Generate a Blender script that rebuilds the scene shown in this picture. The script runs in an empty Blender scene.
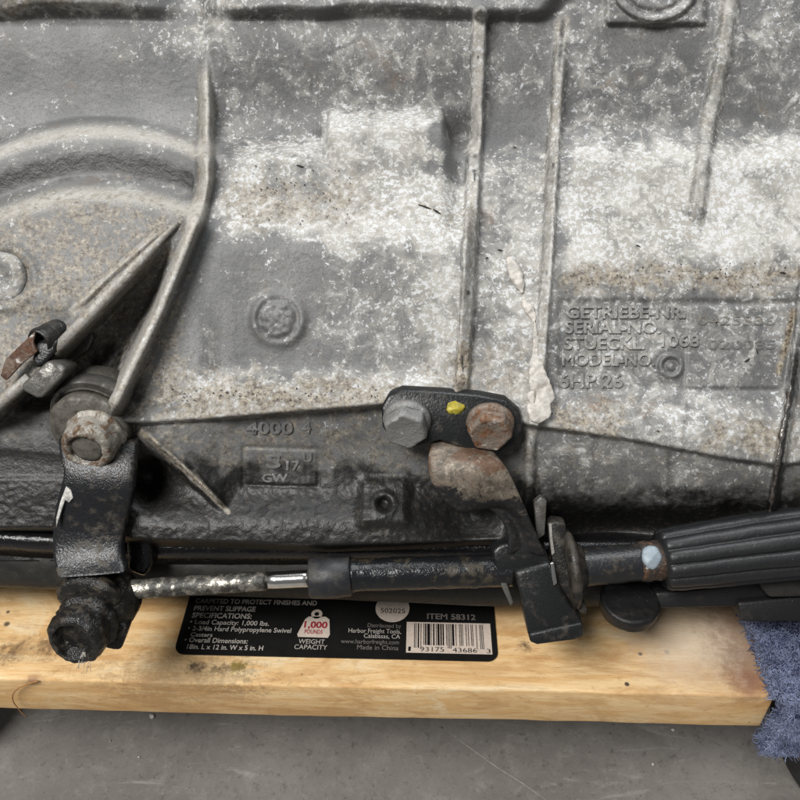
import bpy, bmesh, math, random
import numpy as np
from mathutils import Vector, Matrix, noise as mnoise

random.seed(7)
rng = np.random.default_rng(7)
scene = bpy.context.scene
col = scene.collection

# ------------------------------------------------------------------ camera
PITCH = math.radians(38)          # camera looks down at the gearbox flank
D = 0.301                         # metres from lens to the flank's mean plane
S0 = 0.000375                     # metres per photo pixel on that plane
M = Matrix.Rotation(math.pi/2 - PITCH, 4, 'X')   # flank frame (right, up along flank, outwards) -> world
cam_d = bpy.data.cameras.new('camera')
cam = bpy.data.objects.new('camera', cam_d)
col.objects.link(cam)
cam_d.sensor_width = 36
cam_d.sensor_fit = 'HORIZONTAL'
cam_d.lens = 18 / (400*S0/D)
cam_d.clip_start = 0.01
cam_d.clip_end = 60
cam.matrix_world = M @ Matrix.Translation((0, 0, D))
scene.camera = cam

# ------------------------------------------------------------------ light: soft garage light
world = bpy.data.worlds.new('World')
scene.world = world
world.use_nodes = True
wb = world.node_tree.nodes['Background']
wb.inputs[0].default_value = (0.93, 0.97, 1.0, 1)
wb.inputs[1].default_value = 0.15

def area(name, loc, target, sx, sy, power, colr):
    d = bpy.data.lights.new(name, 'AREA')
    d.shape = 'RECTANGLE'; d.size = sx; d.size_y = sy; d.energy = power; d.color = colr
    o = bpy.data.objects.new(name, d); col.objects.link(o)
    o.location = loc
    o.rotation_euler = (Vector(target) - Vector(loc)).to_track_quat('-Z', 'Y').to_euler()
    return o
area('door_light', (-0.95, -1.05, 1.9), (0, 0, -0.05), 1.0, 0.75, 80, (1.0, 0.985, 0.96))
area('ceiling_light', (0.35, 0.55, 1.9), (0, 0, 0), 1.3, 0.6, 27, (0.95, 0.98, 1.0))

vs = scene.view_settings
vs.view_transform = 'Standard'; vs.look = 'None'; vs.gamma = 1; vs.exposure = 0.0
vs.use_curve_mapping = False
scene.cycles.use_adaptive_sampling = True
scene.cycles.adaptive_threshold = 0.025
scene.cycles.max_bounces = 4
scene.cycles.diffuse_bounces = 3
scene.cycles.glossy_bounces = 2
scene.cycles.caustics_reflective = False
scene.cycles.caustics_refractive = False

# ------------------------------------------------------------------ helpers: space
MM = 0.001
CP, SP = math.cos(PITCH), math.sin(PITCH)
BACK = Vector((0, SP, -CP))       # world +Y (away from viewer) in flank frame
UP = Vector((0, CP, SP))          # world +Z in flank frame
def pt(x, y, w):                  # flank frame point; w = mm proud of the mean plane
    w = w*MM
    k = S0*(D-w)/D
    return Vector(((x-400)*k, (400-y)*k, w))
def px(n, w=0): return n*S0*(D-w*MM)/D
CAM = M @ Vector((0, 0, D))
def ray_z(x, y, z):
    d = (M.to_3x3() @ (pt(x, y, 0) - Vector((0, 0, D))))
    t = (z - CAM.z)/d.z
    return CAM + d*t

# ------------------------------------------------------------------ helpers: objects
def tag(o, label=None, cat=None, kind=None, group=None):
    if label: o['label'] = label
    if cat: o['category'] = cat
    if kind: o['kind'] = kind
    if group: o['group'] = group
    return o
def empty(name, mat4, label, cat, group=None):
    o = bpy.data.objects.new(name, None); col.objects.link(o)
    o.matrix_world = mat4; o.empty_display_size = 0.02
    return tag(o, label, cat, group=group)
class Thing:
    def __init__(s, name, base, label, cat):
        s.base = Vector(base)
        s.o = empty(name, M @ Matrix.Translation(s.base), label, cat)
def mk(name, verts, faces, mat, parent=None, base=None, smooth=True):
    b = base or Vector((0, 0, 0))
    me = bpy.data.meshes.new(name)
    me.from_pydata([tuple(Vector(v)-b) for v in verts], [], faces)
    me.materials.append(mat)
    bm = bmesh.new(); bm.from_mesh(me)
    bmesh.ops.recalc_face_normals(bm, faces=bm.faces)
    bm.to_mesh(me); bm.free()
    if smooth: me.polygons.foreach_set('use_smooth', [True]*len(me.polygons))
    o = bpy.data.objects.new(name, me); col.objects.link(o)
    if parent is not None: o.parent = parent
    return o
def part(T, name, vf, mat, parent=None, smooth=True, bevel=0, sub=0, mask=None):
    o = mk(name, vf[0], vf[1], mat, parent or T.o, T.base, smooth)
    if bevel:
        m = o.modifiers.new('bevel', 'BEVEL'); m.width = bevel*MM; m.segments = 3; m.limit_method = 'ANGLE'; m.angle_limit = math.radians(35)
        m.harden_normals = False
    if sub:
        m = o.modifiers.new('sub', 'SUBSURF'); m.levels = sub; m.render_levels = sub
    if mask: setmask(o, mask)
    return o
def setmask(o, rgb):
    a = o.data.color_attributes.new('wear', 'FLOAT_COLOR', 'POINT')
    a.data.foreach_set('color', np.tile(np.array((list(rgb)+[0.0])[:4], dtype=np.float32), len(o.data.vertices)))

def frame(axis):
    a = Vector(axis).normalized()
    r = Vector((1, 0, 0)) if abs(a.x) < 0.9 else Vector((0, 1, 0))
    e1 = (r - a*r.dot(a)).normalized(); e2 = a.cross(e1)
    return e1, e2, a
def fine(prof, step=.6):
    out = [prof[0]]
    for (r0, h0), (r1, h1) in zip(prof, prof[1:]):
        n = max(1, int(math.hypot(r1-r0, h1-h0)/step))
        for i in range(1, n+1): out.append((r0+(r1-r0)*i/n, h0+(h1-h0)*i/n))
    return out
def fjit(p, sc, amp):
    return (mnoise.noise_vector(p*sc) + mnoise.noise_vector(p*sc*2.3)*.5 + mnoise.noise_vector(p*sc*5.1)*.25)*amp*MM
def lathe(c, axis, prof, seg=40, rot=0, jit=0, jscale=300, sx=1, sy=1):
    e1, e2, a = frame(axis); c = Vector(c)
    V, F = [], []
    for r, h in prof:
        for i in range(seg):
            t = rot + 2*math.pi*i/seg
            p = c + a*(h*MM) + e1*(r*MM*math.cos(t)*sx) + e2*(r*MM*math.sin(t)*sy)
            if jit: p = p + fjit(p, jscale, jit)
            V.append(p)
    n = len(prof)
    for j in range(n-1):
        for i in range(seg):
            F.append((j*seg+i, j*seg+(i+1) % seg, (j+1)*seg+(i+1) % seg, (j+1)*seg+i))
    F.append(tuple(range(seg-1, -1, -1))); F.append(tuple((n-1)*seg+i for i in range(seg)))
    return V, F
def tube(path, radii, seg=20, jit=0, jscale=300, flute=0, nfl=0, flat=1.0):
    path = [Vector(p) for p in path]
    V, F = [], []
    for k, p in enumerate(path):
        t = (path[min(k+1, len(path)-1)] - path[max(k-1, 0)]).normalized()
        ref = Vector((0, 0, 1)); e1 = (ref - t*ref.dot(t)).normalized(); e2 = t.cross(e1)
        r = (radii[k] if hasattr(radii, '__len__') else radii)*MM
        for i in range(seg):
            a = 2*math.pi*i/seg
            rr = r
            if nfl: rr = r*(1 + flute*(abs(math.sin(nfl*a/2))**0.4 - 0.75))
            q = p + e1*(rr*math.cos(a)*flat) + e2*(rr*math.sin(a))
            if jit: q = q + fjit(q, jscale, jit)
            V.append(q)
    n = len(path)
    for j in range(n-1):
        for i in range(seg):
            F.append((j*seg+i, j*seg+(i+1) % seg, (j+1)*seg+(i+1) % seg, (j+1)*seg+i))
    F.append(tuple(range(seg-1, -1, -1))); F.append(tuple((n-1)*seg+i for i in range(seg)))
    return V, F
def lerp_path(a, b, n, wob=0):
    a = Vector(a); b = Vector(b)
    return [a.lerp(b, i/(n-1)) for i in range(n)]
def prism(poly, w, ext):
    """poly: photo-plane outline [(x,y)] or [(x,y,w)]; ext: vector in metres"""
    f = [pt(p[0], p[1], p[2] if len(p) > 2 else w) for p in poly]
    n = len(f)
    V = f + [p + Vector(ext) for p in f]
    F = [tuple(range(n)), tuple(range(2*n-1, n-1, -1))]
    for i in range(n): F.append((i, (i+1) % n, n+(i+1) % n, n+i))
    return V, F
def strip(rows, thick, nrm=None, cols=7, bow=0):
    """rows: [(xa,ya,wa, xb,yb,wb)] lofted sheet with real thickness (mm)"""
    V = []; n = len(rows)
    for r in rows:
        A = pt(*r[:3]); B = pt(*r[3:])
        for c in range(cols):
            s = c/(cols-1)
            p = A.lerp(B, s); p.z += bow*MM*(1-(2*s-1)**2)
            V.append(p)
    ex = nrm or Vector((0, 0.3, -0.95)).normalized()
    top = len(V)
    V += [v + ex*thick*MM for v in V]
    F = []
    for j in range(n-1):
        for c in range(cols-1):
            a = j*cols+c
            F.append((a, a+1, a+cols+1, a+cols)); F.append((top+a, top+a+cols, top+a+cols+1, top+a+1))
    for j in range(n-1):
        for c in (0, cols-1):
            a = j*cols+c; F.append((a, a+cols, top+a+cols, top+a))
    for c in range(cols-1):
        for j in (0, n-1):
            a = j*cols+c; F.append((a, a+1, top+a+1, top+a))
    return V, F
def boxv(lo, hi):
    x0, y0, z0 = lo; x1, y1, z1 = hi
    V = [(x0,y0,z0),(x1,y0,z0),(x1,y1,z0),(x0,y1,z0),(x0,y0,z1),(x1,y0,z1),(x1,y1,z1),(x0,y1,z1)]
    return V, [(0,3,2,1),(4,5,6,7),(0,1,5,4),(1,2,6,5),(2,3,7,6),(3,0,4,7)]

def text_mesh(s, extrude=0.0, bevel=0.0, offset=0.0, res=3):
    c = bpy.data.curves.new('t', 'FONT'); c.body = s; c.size = 1.0
    c.extrude = extrude; c.bevel_depth = bevel; c.bevel_resolution = 2; c.offset = offset; c.resolution_u = res
    o = bpy.data.objects.new('t', c); col.objects.link(o)
    dg = bpy.context.evaluated_depsgraph_get(); dg.update()
    me = bpy.data.meshes.new_from_object(o.evaluated_get(dg))
    bpy.data.objects.remove(o); bpy.data.curves.remove(c)
    V = [v.co.copy() for v in me.vertices]; F = [tuple(p.vertices) for p in me.polygons]
    bpy.data.meshes.remove(me)
    x0 = min(v.x for v in V); x1 = max(v.x for v in V)
    return [Vector((v.x-x0, v.y, v.z)) for v in V], F, x1-x0

# ------------------------------------------------------------------ materials
class NT:
    def __init__(s, name):
        s.m = bpy.data.materials.new(name); s.m.use_nodes = True
        s.t = s.m.node_tree; s.b = s.t.nodes['Principled BSDF']
        s.co = s.t.nodes.new('ShaderNodeTexCoord').outputs['Object']
    def n(s, typ, **kw):
        x = s.t.nodes.new(typ)
        for k, v in kw.items(): setattr(x, k, v)
        return x
    def put(s, sock, v):
        if hasattr(v, 'is_output') or isinstance(v, bpy.types.NodeSocket): s.t.links.new(v, sock)
        elif isinstance(v, (tuple, list)) and len(v) == 3 and sock.type == 'RGBA': sock.default_value = (*v, 1)
        else: sock.default_value = v
    def noise(s, scale, detail=5, rough=0.6, dist=0.0, vec=None, out='Fac'):
        x = s.n('ShaderNodeTexNoise'); s.put(x.inputs['Vector'], vec if vec is not None else s.co)
        x.inputs['Scale'].default_value = scale; x.inputs['Detail'].default_value = detail
        x.inputs['Roughness'].default_value = rough; x.inputs['Distortion'].default_value = dist
        return x.outputs[out]
    def vor(s, scale, feature='F1', vec=None, out='Distance'):
        x = s.n('ShaderNodeTexVoronoi', feature=feature); s.put(x.inputs['Vector'], vec if vec is not None else s.co)
        x.inputs['Scale'].default_value = scale
        return x.outputs[out]
    def map(s, scale, vec=None, loc=(0, 0, 0), rot=(0, 0, 0)):
        x = s.n('ShaderNodeMapping'); s.put(x.inputs['Vector'], vec if vec is not None else s.co)
        x.inputs['Scale'].default_value = scale; x.inputs['Location'].default_value = loc; x.inputs['Rotation'].default_value = rot
        return x.outputs[0]
    def math(s, op, a, b=0.0, c=0.0, clamp=False):
        x = s.n('ShaderNodeMath', operation=op, use_clamp=clamp)
        s.put(x.inputs[0], a); s.put(x.inputs[1], b); s.put(x.inputs[2], c)
        return x.outputs[0]
    def rng(s, v, a, b, lo=0.0, hi=1.0):
        x = s.n('ShaderNodeMapRange', interpolation_type='SMOOTHSTEP'); s.put(x.inputs['Value'], v)
        s.put(x.inputs['From Min'], a); s.put(x.inputs['From Max'], b); s.put(x.inputs['To Min'], lo); s.put(x.inputs['To Max'], hi)
        return x.outputs[0]
    def mix(s, f, a, b):
        x = s.n('ShaderNodeMix', data_type='RGBA'); s.put(x.inputs['Factor'], f)
        s.put(x.inputs['A'], a); s.put(x.inputs['B'], b)
        for i in x.inputs:
            if i.type == 'RGBA' and i.name == 'A': s.put(i, a)
            if i.type == 'RGBA' and i.name == 'B': s.put(i, b)
        return [o for o in x.outputs if o.type == 'RGBA'][0]
    def bump(s, h, strength=0.5, dist=0.0003, prev=None):
        x = s.n('ShaderNodeBump'); s.put(x.inputs['Height'], h)
        x.inputs['Strength'].default_value = strength; x.inputs['Distance'].default_value = dist
        if prev is not None: s.put(x.inputs['Normal'], prev)
        return x.outputs[0]
    def fin(s, color, rough=0.6, metal=0.0, normal=None, spec=None):
        s.put(s.b.inputs['Base Color'], color); s.put(s.b.inputs['Roughness'], rough); s.put(s.b.inputs['Metallic'], metal)
        if normal is not None: s.put(s.b.inputs['Normal'], normal)
        if spec is not None: s.b.inputs['Specular IOR Level'].default_value = spec
        return s.m

def m_casing():
    s = NT('cast_aluminium')
    at = s.n('ShaderNodeAttribute', attribute_name='wear')
    sp = s.n('ShaderNodeSeparateColor'); s.put(sp.inputs[0], at.outputs['Color'])
    R, G, B = sp.outputs
    # base metal
    n1 = s.noise(45, 3, .6); n2 = s.noise(1300, 2, .7)
    base = s.mix(s.rng(n1, .3, .7), (.105, .106, .107), (.158, .158, .156))
    base = s.mix(s.rng(n2, .42, .70, 0, .55), base, (.065, .064, .062))
    # rubbed bright edges, plus the lit look painted on the arch rims
    RB = at.outputs['Alpha']
    base = s.mix(s.math('MULTIPLY', s.rng(s.math('ADD', n2, s.math('MULTIPLY', RB, .6)), .5, .95), s.math('MULTIPLY', RB, 1.2, clamp=True), clamp=True), base, (.42, .40, .365))
    # chalky oxide film
    clus = s.noise(125, 3, .68, .8)
    big = s.noise(34, 2, .6, .6)
    den = s.math('ADD', s.math('ADD', s.math('MULTIPLY', clus, .72), s.math('MULTIPLY', big, .28)), s.math('MULTIPLY', R, .48))
    film = s.rng(den, .64, .96, 0, .92)
    c = s.mix(film, base, s.mix(s.rng(n1, .35, .6), (.32, .305, .275), (.42, .405, .375)))
    # white flakes: crumbly specks gathered in ragged clumps
    fl = s.noise(560, 3, .80, .35)
    thr = s.rng(den, .64, 1.02, .575, .475)
    fleck = s.math('MULTIPLY', s.rng(s.math('SUBTRACT', fl, thr), 0, .065), s.rng(den, .62, .72))
    c = s.mix(s.math('MULTIPLY', fleck, .62), c, s.mix(s.rng(big, .4, .6), (.53, .525, .51), (.60, .62, .64)))
    # tan road dust
    n3 = s.noise(620, 3, .75)
    dn = s.rng(s.math('ADD', s.noise(260, 2, .75), s.math('MULTIPLY', B, .45)), .60, .90)
    dcol = s.mix(s.rng(n3, .36, .56), (.052, .035, .021), (.25, .212, .158))
    dcol = s.mix(s.rng(n3, .58, .68), dcol, (.42, .38, .31))
    c = s.mix(s.math('MULTIPLY', dn, s.math('MULTIPLY', B, 1.1, clamp=True), clamp=True), c, dcol)
    # rusty brown blooms
    rb = s.math('MULTIPLY', s.rng(s.noise(48, 3, .7), .60, .76), s.rng(n2, .42, .6))
    c = s.mix(s.math('MULTIPLY', rb, .55), c, (.17, .095, .045))
    # dark pits
    pit = s.rng(s.vor(800), .0, .22, 1, 0)
    pit = s.math('MULTIPLY', pit, s.rng(clus, .5, .62))
    c = s.mix(s.math('MULTIPLY', pit, .8), c, (.03, .026, .022))
    # oily grime
    gn = s.rng(s.math('ADD', s.noise(150, 3, .7), s.math('MULTIPLY', G, 1.0)), .62, 1.15)
    grime = s.math('MULTIPLY', gn, s.rng(G, .02, .35))
    gno = s.noise(480, 3, .75)
    gc = s.mix(s.rng(gno, .5, .72), (.007, .0068, .0066), (.032, .026, .019))
    c = s.mix(grime, c, gc)
    rough = s.rng(grime, 0, 1, .58, .47)
    rough = s.math('ADD', rough, s.math('MULTIPLY', film, .25), clamp=True)
    metal = s.math('MULTIPLY', s.math('SUBTRACT', 1.0, s.math('MAXIMUM', s.math('MAXIMUM', film, grime), B)), .28, clamp=True)
    h = s.math('ADD', s.math('MULTIPLY', n2, .35), s.math('MULTIPLY', gno, s.math('MULTIPLY_ADD', G, 1.0, .06)))
    nb = s.bump(h, .55, .0005)
    return s.fin(c, rough, metal, nb)

def m_grimy(name, base, dirt, scale=300, rough=(.35, .75), bumpd=.0006, amount=(.42, .65), metal=0.0, glint=0.0):
    s = NT(name)
    n1 = s.noise(scale, 4, .72); n2 = s.noise(scale*4, 2, .65); n0 = s.noise(scale*.25, 2, .6)
    f = s.rng(s.math('ADD', s.math('MULTIPLY', n1, .6), s.math('MULTIPLY', n0, .4)), *amount)
    c = s.mix(f, base, dirt)
    c = s.mix(s.rng(n2, .5, .75, 0, .5), c, tuple(v*.4 for v in base))
    sp = s.math('MULTIPLY', s.rng(s.vor(750), .05, .16, 1, 0), s.rng(n1, .50, .62))  # pale specks put metallic glints into the colour
    c = s.mix(s.math('MULTIPLY', sp, .7), c, (.20, .18, .15))
    r = s.rng(f, 0, 1, *rough)
    h = s.math('ADD', n1, s.math('MULTIPLY', n2, .5))
    return s.fin(c, r, s.math('MULTIPLY', s.math('SUBTRACT', 1.0, f), metal), s.bump(h, .42, bumpd), spec=.5 if metal > .3 else .38)

def m_rusty(name, metalc, rustc, thr=(.45, .6)):
    s = NT(name)
    n1 = s.noise(210, 7, .75, .5); n2 = s.noise(900, 4, .6); n3 = s.noise(340, 3, .6, 0, s.map((1, 1, 1), loc=(3, 1, 2)))
    f = s.rng(n1, *thr)
    rust = s.mix(s.rng(n2, .4, .65), rustc, tuple(v*.45 for v in rustc))
    c = s.mix(f, metalc, rust)
    c = s.mix(s.rng(n3, .62, .72, 0, .7), c, (.5, .49, .46))
    return s.fin(c, s.rng(f, 0, 1, .5, .9), s.math('MULTIPLY', s.math('SUBTRACT', 1., f), .35), s.bump(s.math('ADD', n1, n2), .8, .0005))

def m_wood():
    s = NT('pine_board')
    v = s.map((2.0, 20, 20))
    g = s.noise(5, 4, .65, 2.2, vec=v)
    fine = s.noise(30, 4, .8, .5, vec=s.map((5, 70, 70)))
    blot = s.noise(17, 4, .7, 1.2, vec=s.map((1.0, 2.4, 2.4)))
    bl2 = s.noise(110, 5, .85, .8, vec=s.map((.8, 1.6, 1.6)))
    c = s.mix(s.rng(g, .35, .66), (.76, .545, .29), (.64, .39, .16))
    c = s.mix(s.rng(blot, .46, .62, 0, .6), c, (.47, .25, .09))
    c = s.mix(s.rng(blot, .30, .44, .9, 0), c, (.76, .60, .37))
    c = s.mix(s.rng(bl2, .52, .70, 0, .5), c, (.36, .19, .07))
    c = s.mix(s.rng(fine, .52, .68, 0, .5), c, (.33, .19, .08))
    # weathering specks
    sp = s.rng(s.vor(130), .0, .09, 1, 0)
    sp = s.math('MULTIPLY', sp, s.rng(s.noise(35, 3, .6), .52, .62))
    c = s.mix(sp, c, (.05, .035, .02))
    # spilled drips and rubbed dirt, each at its own spot on the board
    NZ = s.noise(230, 4, .8, 0, out='Color')
    def spot(cur, p, r, colr, soft=.5, wob=.006, amt=1.0):
        nz = NZ
        a = s.n('ShaderNodeVectorMath', operation='MULTIPLY_ADD'); s.put(a.inputs[0], nz)
        a.inputs[1].default_value = (wob*2, wob, 0); s.put(a.inputs[2], s.co)
        d = s.n('ShaderNodeVectorMath', operation='DISTANCE'); s.put(d.inputs[0], a.outputs[0]); d.inputs[1].default_value = (p[0]+wob, p[1]+wob*.5, ZT)
        return s.mix(s.rng(d.outputs['Value'], r*soft, r, amt, 0), cur, colr)
    for p, r, cc, sf, wo, am in WOOD_SPOTS: c = spot(c, p, r, cc, sf, wo, am)
    h = s.math('ADD', s.math('MULTIPLY', g, .6), s.math('MULTIPLY', fine, .8))
    return s.fin(c, s.rng(fine, .3, .7, .55, .75), 0, s.bump(h, .5, .0006))

def m_floor():
    s = NT('concrete')
    a = s.noise(9, 7, .65, .4); b = s.noise(60, 7, .7, .8); f = s.noise(500, 4, .7)
    c = s.mix(s.rng(a, .35, .65), (.155, .144, .131), (.215, .20, .183))
    c = s.mix(s.rng(b, .50, .72, 0, .6), c, (.25, .235, .21))
    c = s.mix(s.rng(b, .28, .44, .55, 0), c, (.13, .12, .11))
    sc = s.noise(14, 6, .75, 1.5, vec=s.map((1.0, 5.0, 1), rot=(0, 0, .6)))
    c = s.mix(s.rng(sc, .57, .70, 0, .55), c, (.34, .33, .31))
    c = s.mix(s.rng(f, .5, .75, 0, .5), c, (.10, .095, .09))
    c = s.mix(s.rng(s.noise(210, 4, .8), .55, .68, 0, .4), c, (.26, .245, .22))
    c = s.mix(s.rng(s.noise(170, 4, .8, 0, s.map((1, 1, 1), loc=(4, 4, 0))), .56, .68, 0, .6), c, (.075, .068, .06))
    d = s.rng(s.vor(38), .0, .045, 1, 0)
    c = s.mix(s.math('MULTIPLY', d, .8), c, (.03, .025, .02))
    return s.fin(c, s.rng(b, .3, .7, .45, .75), 0, s.bump(s.math('ADD', b, s.math('MULTIPLY', f, .4)), .4, .0006))

def m_plain(name, c, rough=.6, metal=0.0, nscale=500, var=.25, bump=.3, bd=.0002):
    s = NT(name)
    n = s.noise(nscale, 5, .65)
    cc = s.mix(s.rng(n, .35, .65), c, tuple(v*(1-var) for v in c))
    return s.fin(cc, s.rng(n, .3, .7, rough*.85, min(1, rough*1.15)), metal, s.bump(n, bump, bd))

# ------------------------------------------------------------------ setting: floor
Z_TOP = -0.102                    # top of the dolly board (origin = middle of the flank)
Z_FLOOR = Z_TOP - 0.127
fl = mk('floor', *boxv((-6, -6, Z_FLOOR-.05), (6, 6, Z_FLOOR)), m_floor(), smooth=False)
tag(fl, 'grey scuffed concrete garage floor under the dolly', kind='structure')

# ------------------------------------------------------------------ dolly
pL = ray_z(0, 679, Z_TOP); pR = ray_z(770, 696, Z_TOP)
ang = math.atan2(pR.y-pL.y, pR.x-pL.x)
d_org = Vector((0, pL.y + (0-pL.x)*math.tan(ang), Z_FLOOR))
DM = Matrix.Translation(d_org) @ Matrix.Rotation(ang, 4, 'Z')
DMi = DM.inverted()
def dl(x, y, dz=0.0):             # photo pixel on the board's top face -> dolly frame
    p = DMi @ ray_z(x, y, Z_TOP+dz); return p
ZT = 0.127                        # board top in dolly frame
TH = 0.0225
x_end = dl(778, 700).x
WOOD_SPOTS = []
for (x, y, r, c, sf, wo, am) in [
    (195, 668, .0052, (.03, .018, .01), .0, .010, .95), (237, 667, .0042, (.22, .15, .012), .3, .007, .9),
    (222, 669, .005, (.10, .06, .02), .0, .012, .8), (12, 652, .010, (.10, .055, .02), .0, .016, .85), (45, 648, .009, (.12, .065, .025), .0, .02, .8),
    (7, 624, .0018, (.03, .015, .008), .3, .001, .9), (640, 654, .0011, (.03, .02, .02), .5, .0006, .95), (667, 652, .0014, (.03, .02, .02), .5, .0007, .95),
    (627, 684, .0012, (.04, .02, .015), .5, .0006, .95), (525, 646, .004, (.08, .045, .02), .0, .007, .9),
    (738, 652, .026, (.16, .09, .06), .0, .012, .9), (728, 622, .03, (.22, .14, .10), .0, .014, .8), (748, 682, .012, (.18, .06, .04), .1, .006, .7),
    (680, 640, .035, (.66, .54, .41), .0, .02, .8), (150, 690, .03, (.25, .14, .06), .0, .05, .6), (225, 684, .020, (.06, .04, .022), .0, .05, .5), (30, 683, .006, (.20, .08, .04), .1, .006, .8), (8, 612, .0012, (.05, .03, .02), .3, .001, .9)]:
    p = dl(x, y); WOOD_SPOTS.append(((p.x, p.y), r, c, sf, wo, am))
WOOD = m_wood()
dolly = empty('furniture_dolly', DM, 'wooden dolly with a black printed sticker and blue carpet end under the gearbox', 'dolly')
board = mk('board', *boxv((-0.30, 0, ZT-TH), (x_end, 0.082, ZT)), WOOD, dolly, smooth=False)
bm = bmesh.new(); bm.from_mesh(board.data)
bmesh.ops.subdivide_edges(bm, edges=[e for e in bm.edges if abs((e.verts[0].co-e.verts[1].co).x) > .1], cuts=90, use_grid_fill=True)
bmesh.ops.bevel(bm, geom=[e for e in bm.edges if len(e.link_faces) == 2 and e.calc_face_angle() > .8], offset=.0013, segments=3, affect='EDGES', profile=.5)
for v in bm.verts:
    v.co += mnoise.noise_vector(v.co*Vector((60, 200, 200)))*.00025 + mnoise.noise_vector(v.co*Vector((9, 30, 30)))*.0005*Vector((0, 1, .3))
bm.to_mesh(board.data); bm.free()
board.data.polygons.foreach_set('use_smooth', [True]*len(board.data.polygons))
board['label'] = 'pale pine board with brown stains'

# sticker and its print
STICK = m_plain('black_vinyl', (.0065, .0062, .006), .42, 0, 220, .3, .15)
INK = m_plain('pale_ink', (.44, .40, .36), .6, 0, 900, .25, .1)
INKD = m_plain('dim_ink', (.17, .15, .135), .6, 0, 900, .3, .1)
CREAM = m_plain('cream_ink', (.56, .47, .40), .6, 0, 700, .15, .1)
RED = m_plain('red_ink', (.30, .02, .03), .6, 0, 700, .2, .1)
a = dl(173.5, 655.5); b = dl(498, 663)
sa = math.atan2(b.y-a.y, b.x-a.x)
LM = Matrix.Translation((a.x, a.y, ZT)) @ Matrix.Rotation(sa, 4, 'Z')
LMi = LM.inverted()
Lw = (b-a).length; Lh = 0.044
def lb(x, y):
    p = LMi @ dl(x, y); return p.x, p.y
pts = []
for cx, cy, a0 in ((Lw-.0045, .0045, -90), (Lw-.0045, Lh-.0045, 0), (.0045, Lh-.0045, 90), (.0045, .0045, 180)):
    for i in range(7):
        t = math.radians(a0+15*i); pts.append((cx+.0045*math.cos(t), cy+.0045*math.sin(t)))
def slab(poly, z0, z1):
    n = len(poly)
    V = [(x, y, z0) for x, y in poly] + [(x, y, z1) for x, y in poly]
    F = [tuple(range(n-1, -1, -1)), tuple(range(n, 2*n))] + [(i, (i+1) % n, n+(i+1) % n, n+i) for i in range(n)]
    return V, F
def on_label(name, vf, mat, parent):
    o = mk(name, vf[0], vf[1], mat, parent, smooth=False); return o
sticker = mk('sticker', *slab(pts, .00075, .0010), STICK, dolly, smooth=False)
sticker.matrix_local = LM
sticker['label'] = 'black printed sticker with barcode'
def line(s, xl, yl, xr, yr, cap, mat, off=.012, zz=.00108, shear=0.0):
    V, F, w = text_mesh(s, 0, 0, off)
    x0, y0 = lb(xl, yl); x1, y1 = lb(xr, yr)
    ch = lb(xl, yl-cap)[1]-y0
    L = math.hypot(x1-x0, y1-y0); t = math.atan2(y1-y0, x1-x0)*.35
    out = []
    for v in V:
        X = v.x/w*L + v.y*shear*ch/.7; Y = v.y/.70*ch
        out.append((x0+X*math.cos(t)-Y*math.sin(t), y0+X*math.sin(t)+Y*math.cos(t), zz))
    return on_label('print', (out, F), mat, sticker)
line('CARPETED TO PROTECT FINISHES AND', 195.5, 604.5, 317, 606.5, 4.6, INK, .02)
line('PREVENT SLIPPAGE', 194, 611.8, 255.5, 613, 4.8, INK, .02)
line('SPECIFICATIONS:', 192, 619, 251.5, 620.3, 5, INK, .02)
line('\u2022 Load Capacity: 1,000 lbs.', 190, 625.3, 269, 628, 4.6, INK)
line('\u2022 2-3/4in Hard Polypropylene Swivel', 188, 631.8, 291, 635, 4.6, INK)
line('Casters', 190.6, 637.8, 212.5, 638.5, 4.0, INK)
line('\u2022 Overall Dimensions:', 184.5, 643.5, 247.5, 645.3, 4.8, INK)
line('18in. L x 12 in. W x 5 in. H', 187, 650.3, 263, 652, 4.8, INK)
line('WEIGHT', 298.5, 645, 324.5, 645.7, 4.6, INK, .0)
line('CAPACITY', 294.3, 650.5, 327, 651.2, 4.6, INK, .0)
line('ITEM 58312', 427, 620.3, 475.6, 622, 5.4, INKD, .02)
line('Distributed by', 367.6, 628.6, 401, 630, 4, INKD, 0)
line('Harbor Freight Tools,', 348.5, 634, 401, 635.2, 4.4, INK, 0)
line('Calabasas, CA', 363.8, 639.3, 400, 640.6, 4.4, INK, 0)
line('www.harborfreight.com', 341, 644.6, 399, 646, 4.2, INKD, 0)
line('Made in China', 357, 650.8, 398.4, 651.9, 4.6, INKD, 0)
wt = [lb(*p) for p in ((298, 638.3), (328, 639.3), (330, 636), (329.5, 621), (326, 618.3), (309, 618), (305.5, 620.5), (297.5, 635.5))]
on_label('weight_icon', slab(wt, .00102, .00106), CREAM, sticker)
cx, cy = lb(317, 615.5)
V, F = [], []
for i in range(28):
    t = 2*math.pi*i/28
    for r in (.0010, .0024): V.append((cx+r*math.cos(t), cy+r*math.sin(t), .00106))
    j = (i+1) % 28; F.append((2*i, 2*i+1, 2*j+1, 2*j))
on_label('weight_icon_ring', (V, F), CREAM, sticker)
line('1,000', 304, 629, 327.3, 630, 6.2, RED, .035, .00112)
line('POUNDS', 304.5, 635, 322.5, 635.8, 4, RED, .02, .00112)
cx, cy = lb(392.5, 609.5); r = lb(409.5, 609.5)[0]-cx
on_label('date_disc', slab([(cx+r*math.cos(2*math.pi*i/40), cy+r*math.sin(2*math.pi*i/40)) for i in range(40)], .00102, .00106), CREAM, sticker)
line('502025', 380.5, 614.3, 405, 615, 4.6, STICK, .0, .00112)
q = [lb(*p) for p in ((406, 654), (492.3, 656.7), (494.3, 626.2), (410, 623.4))]
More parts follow.
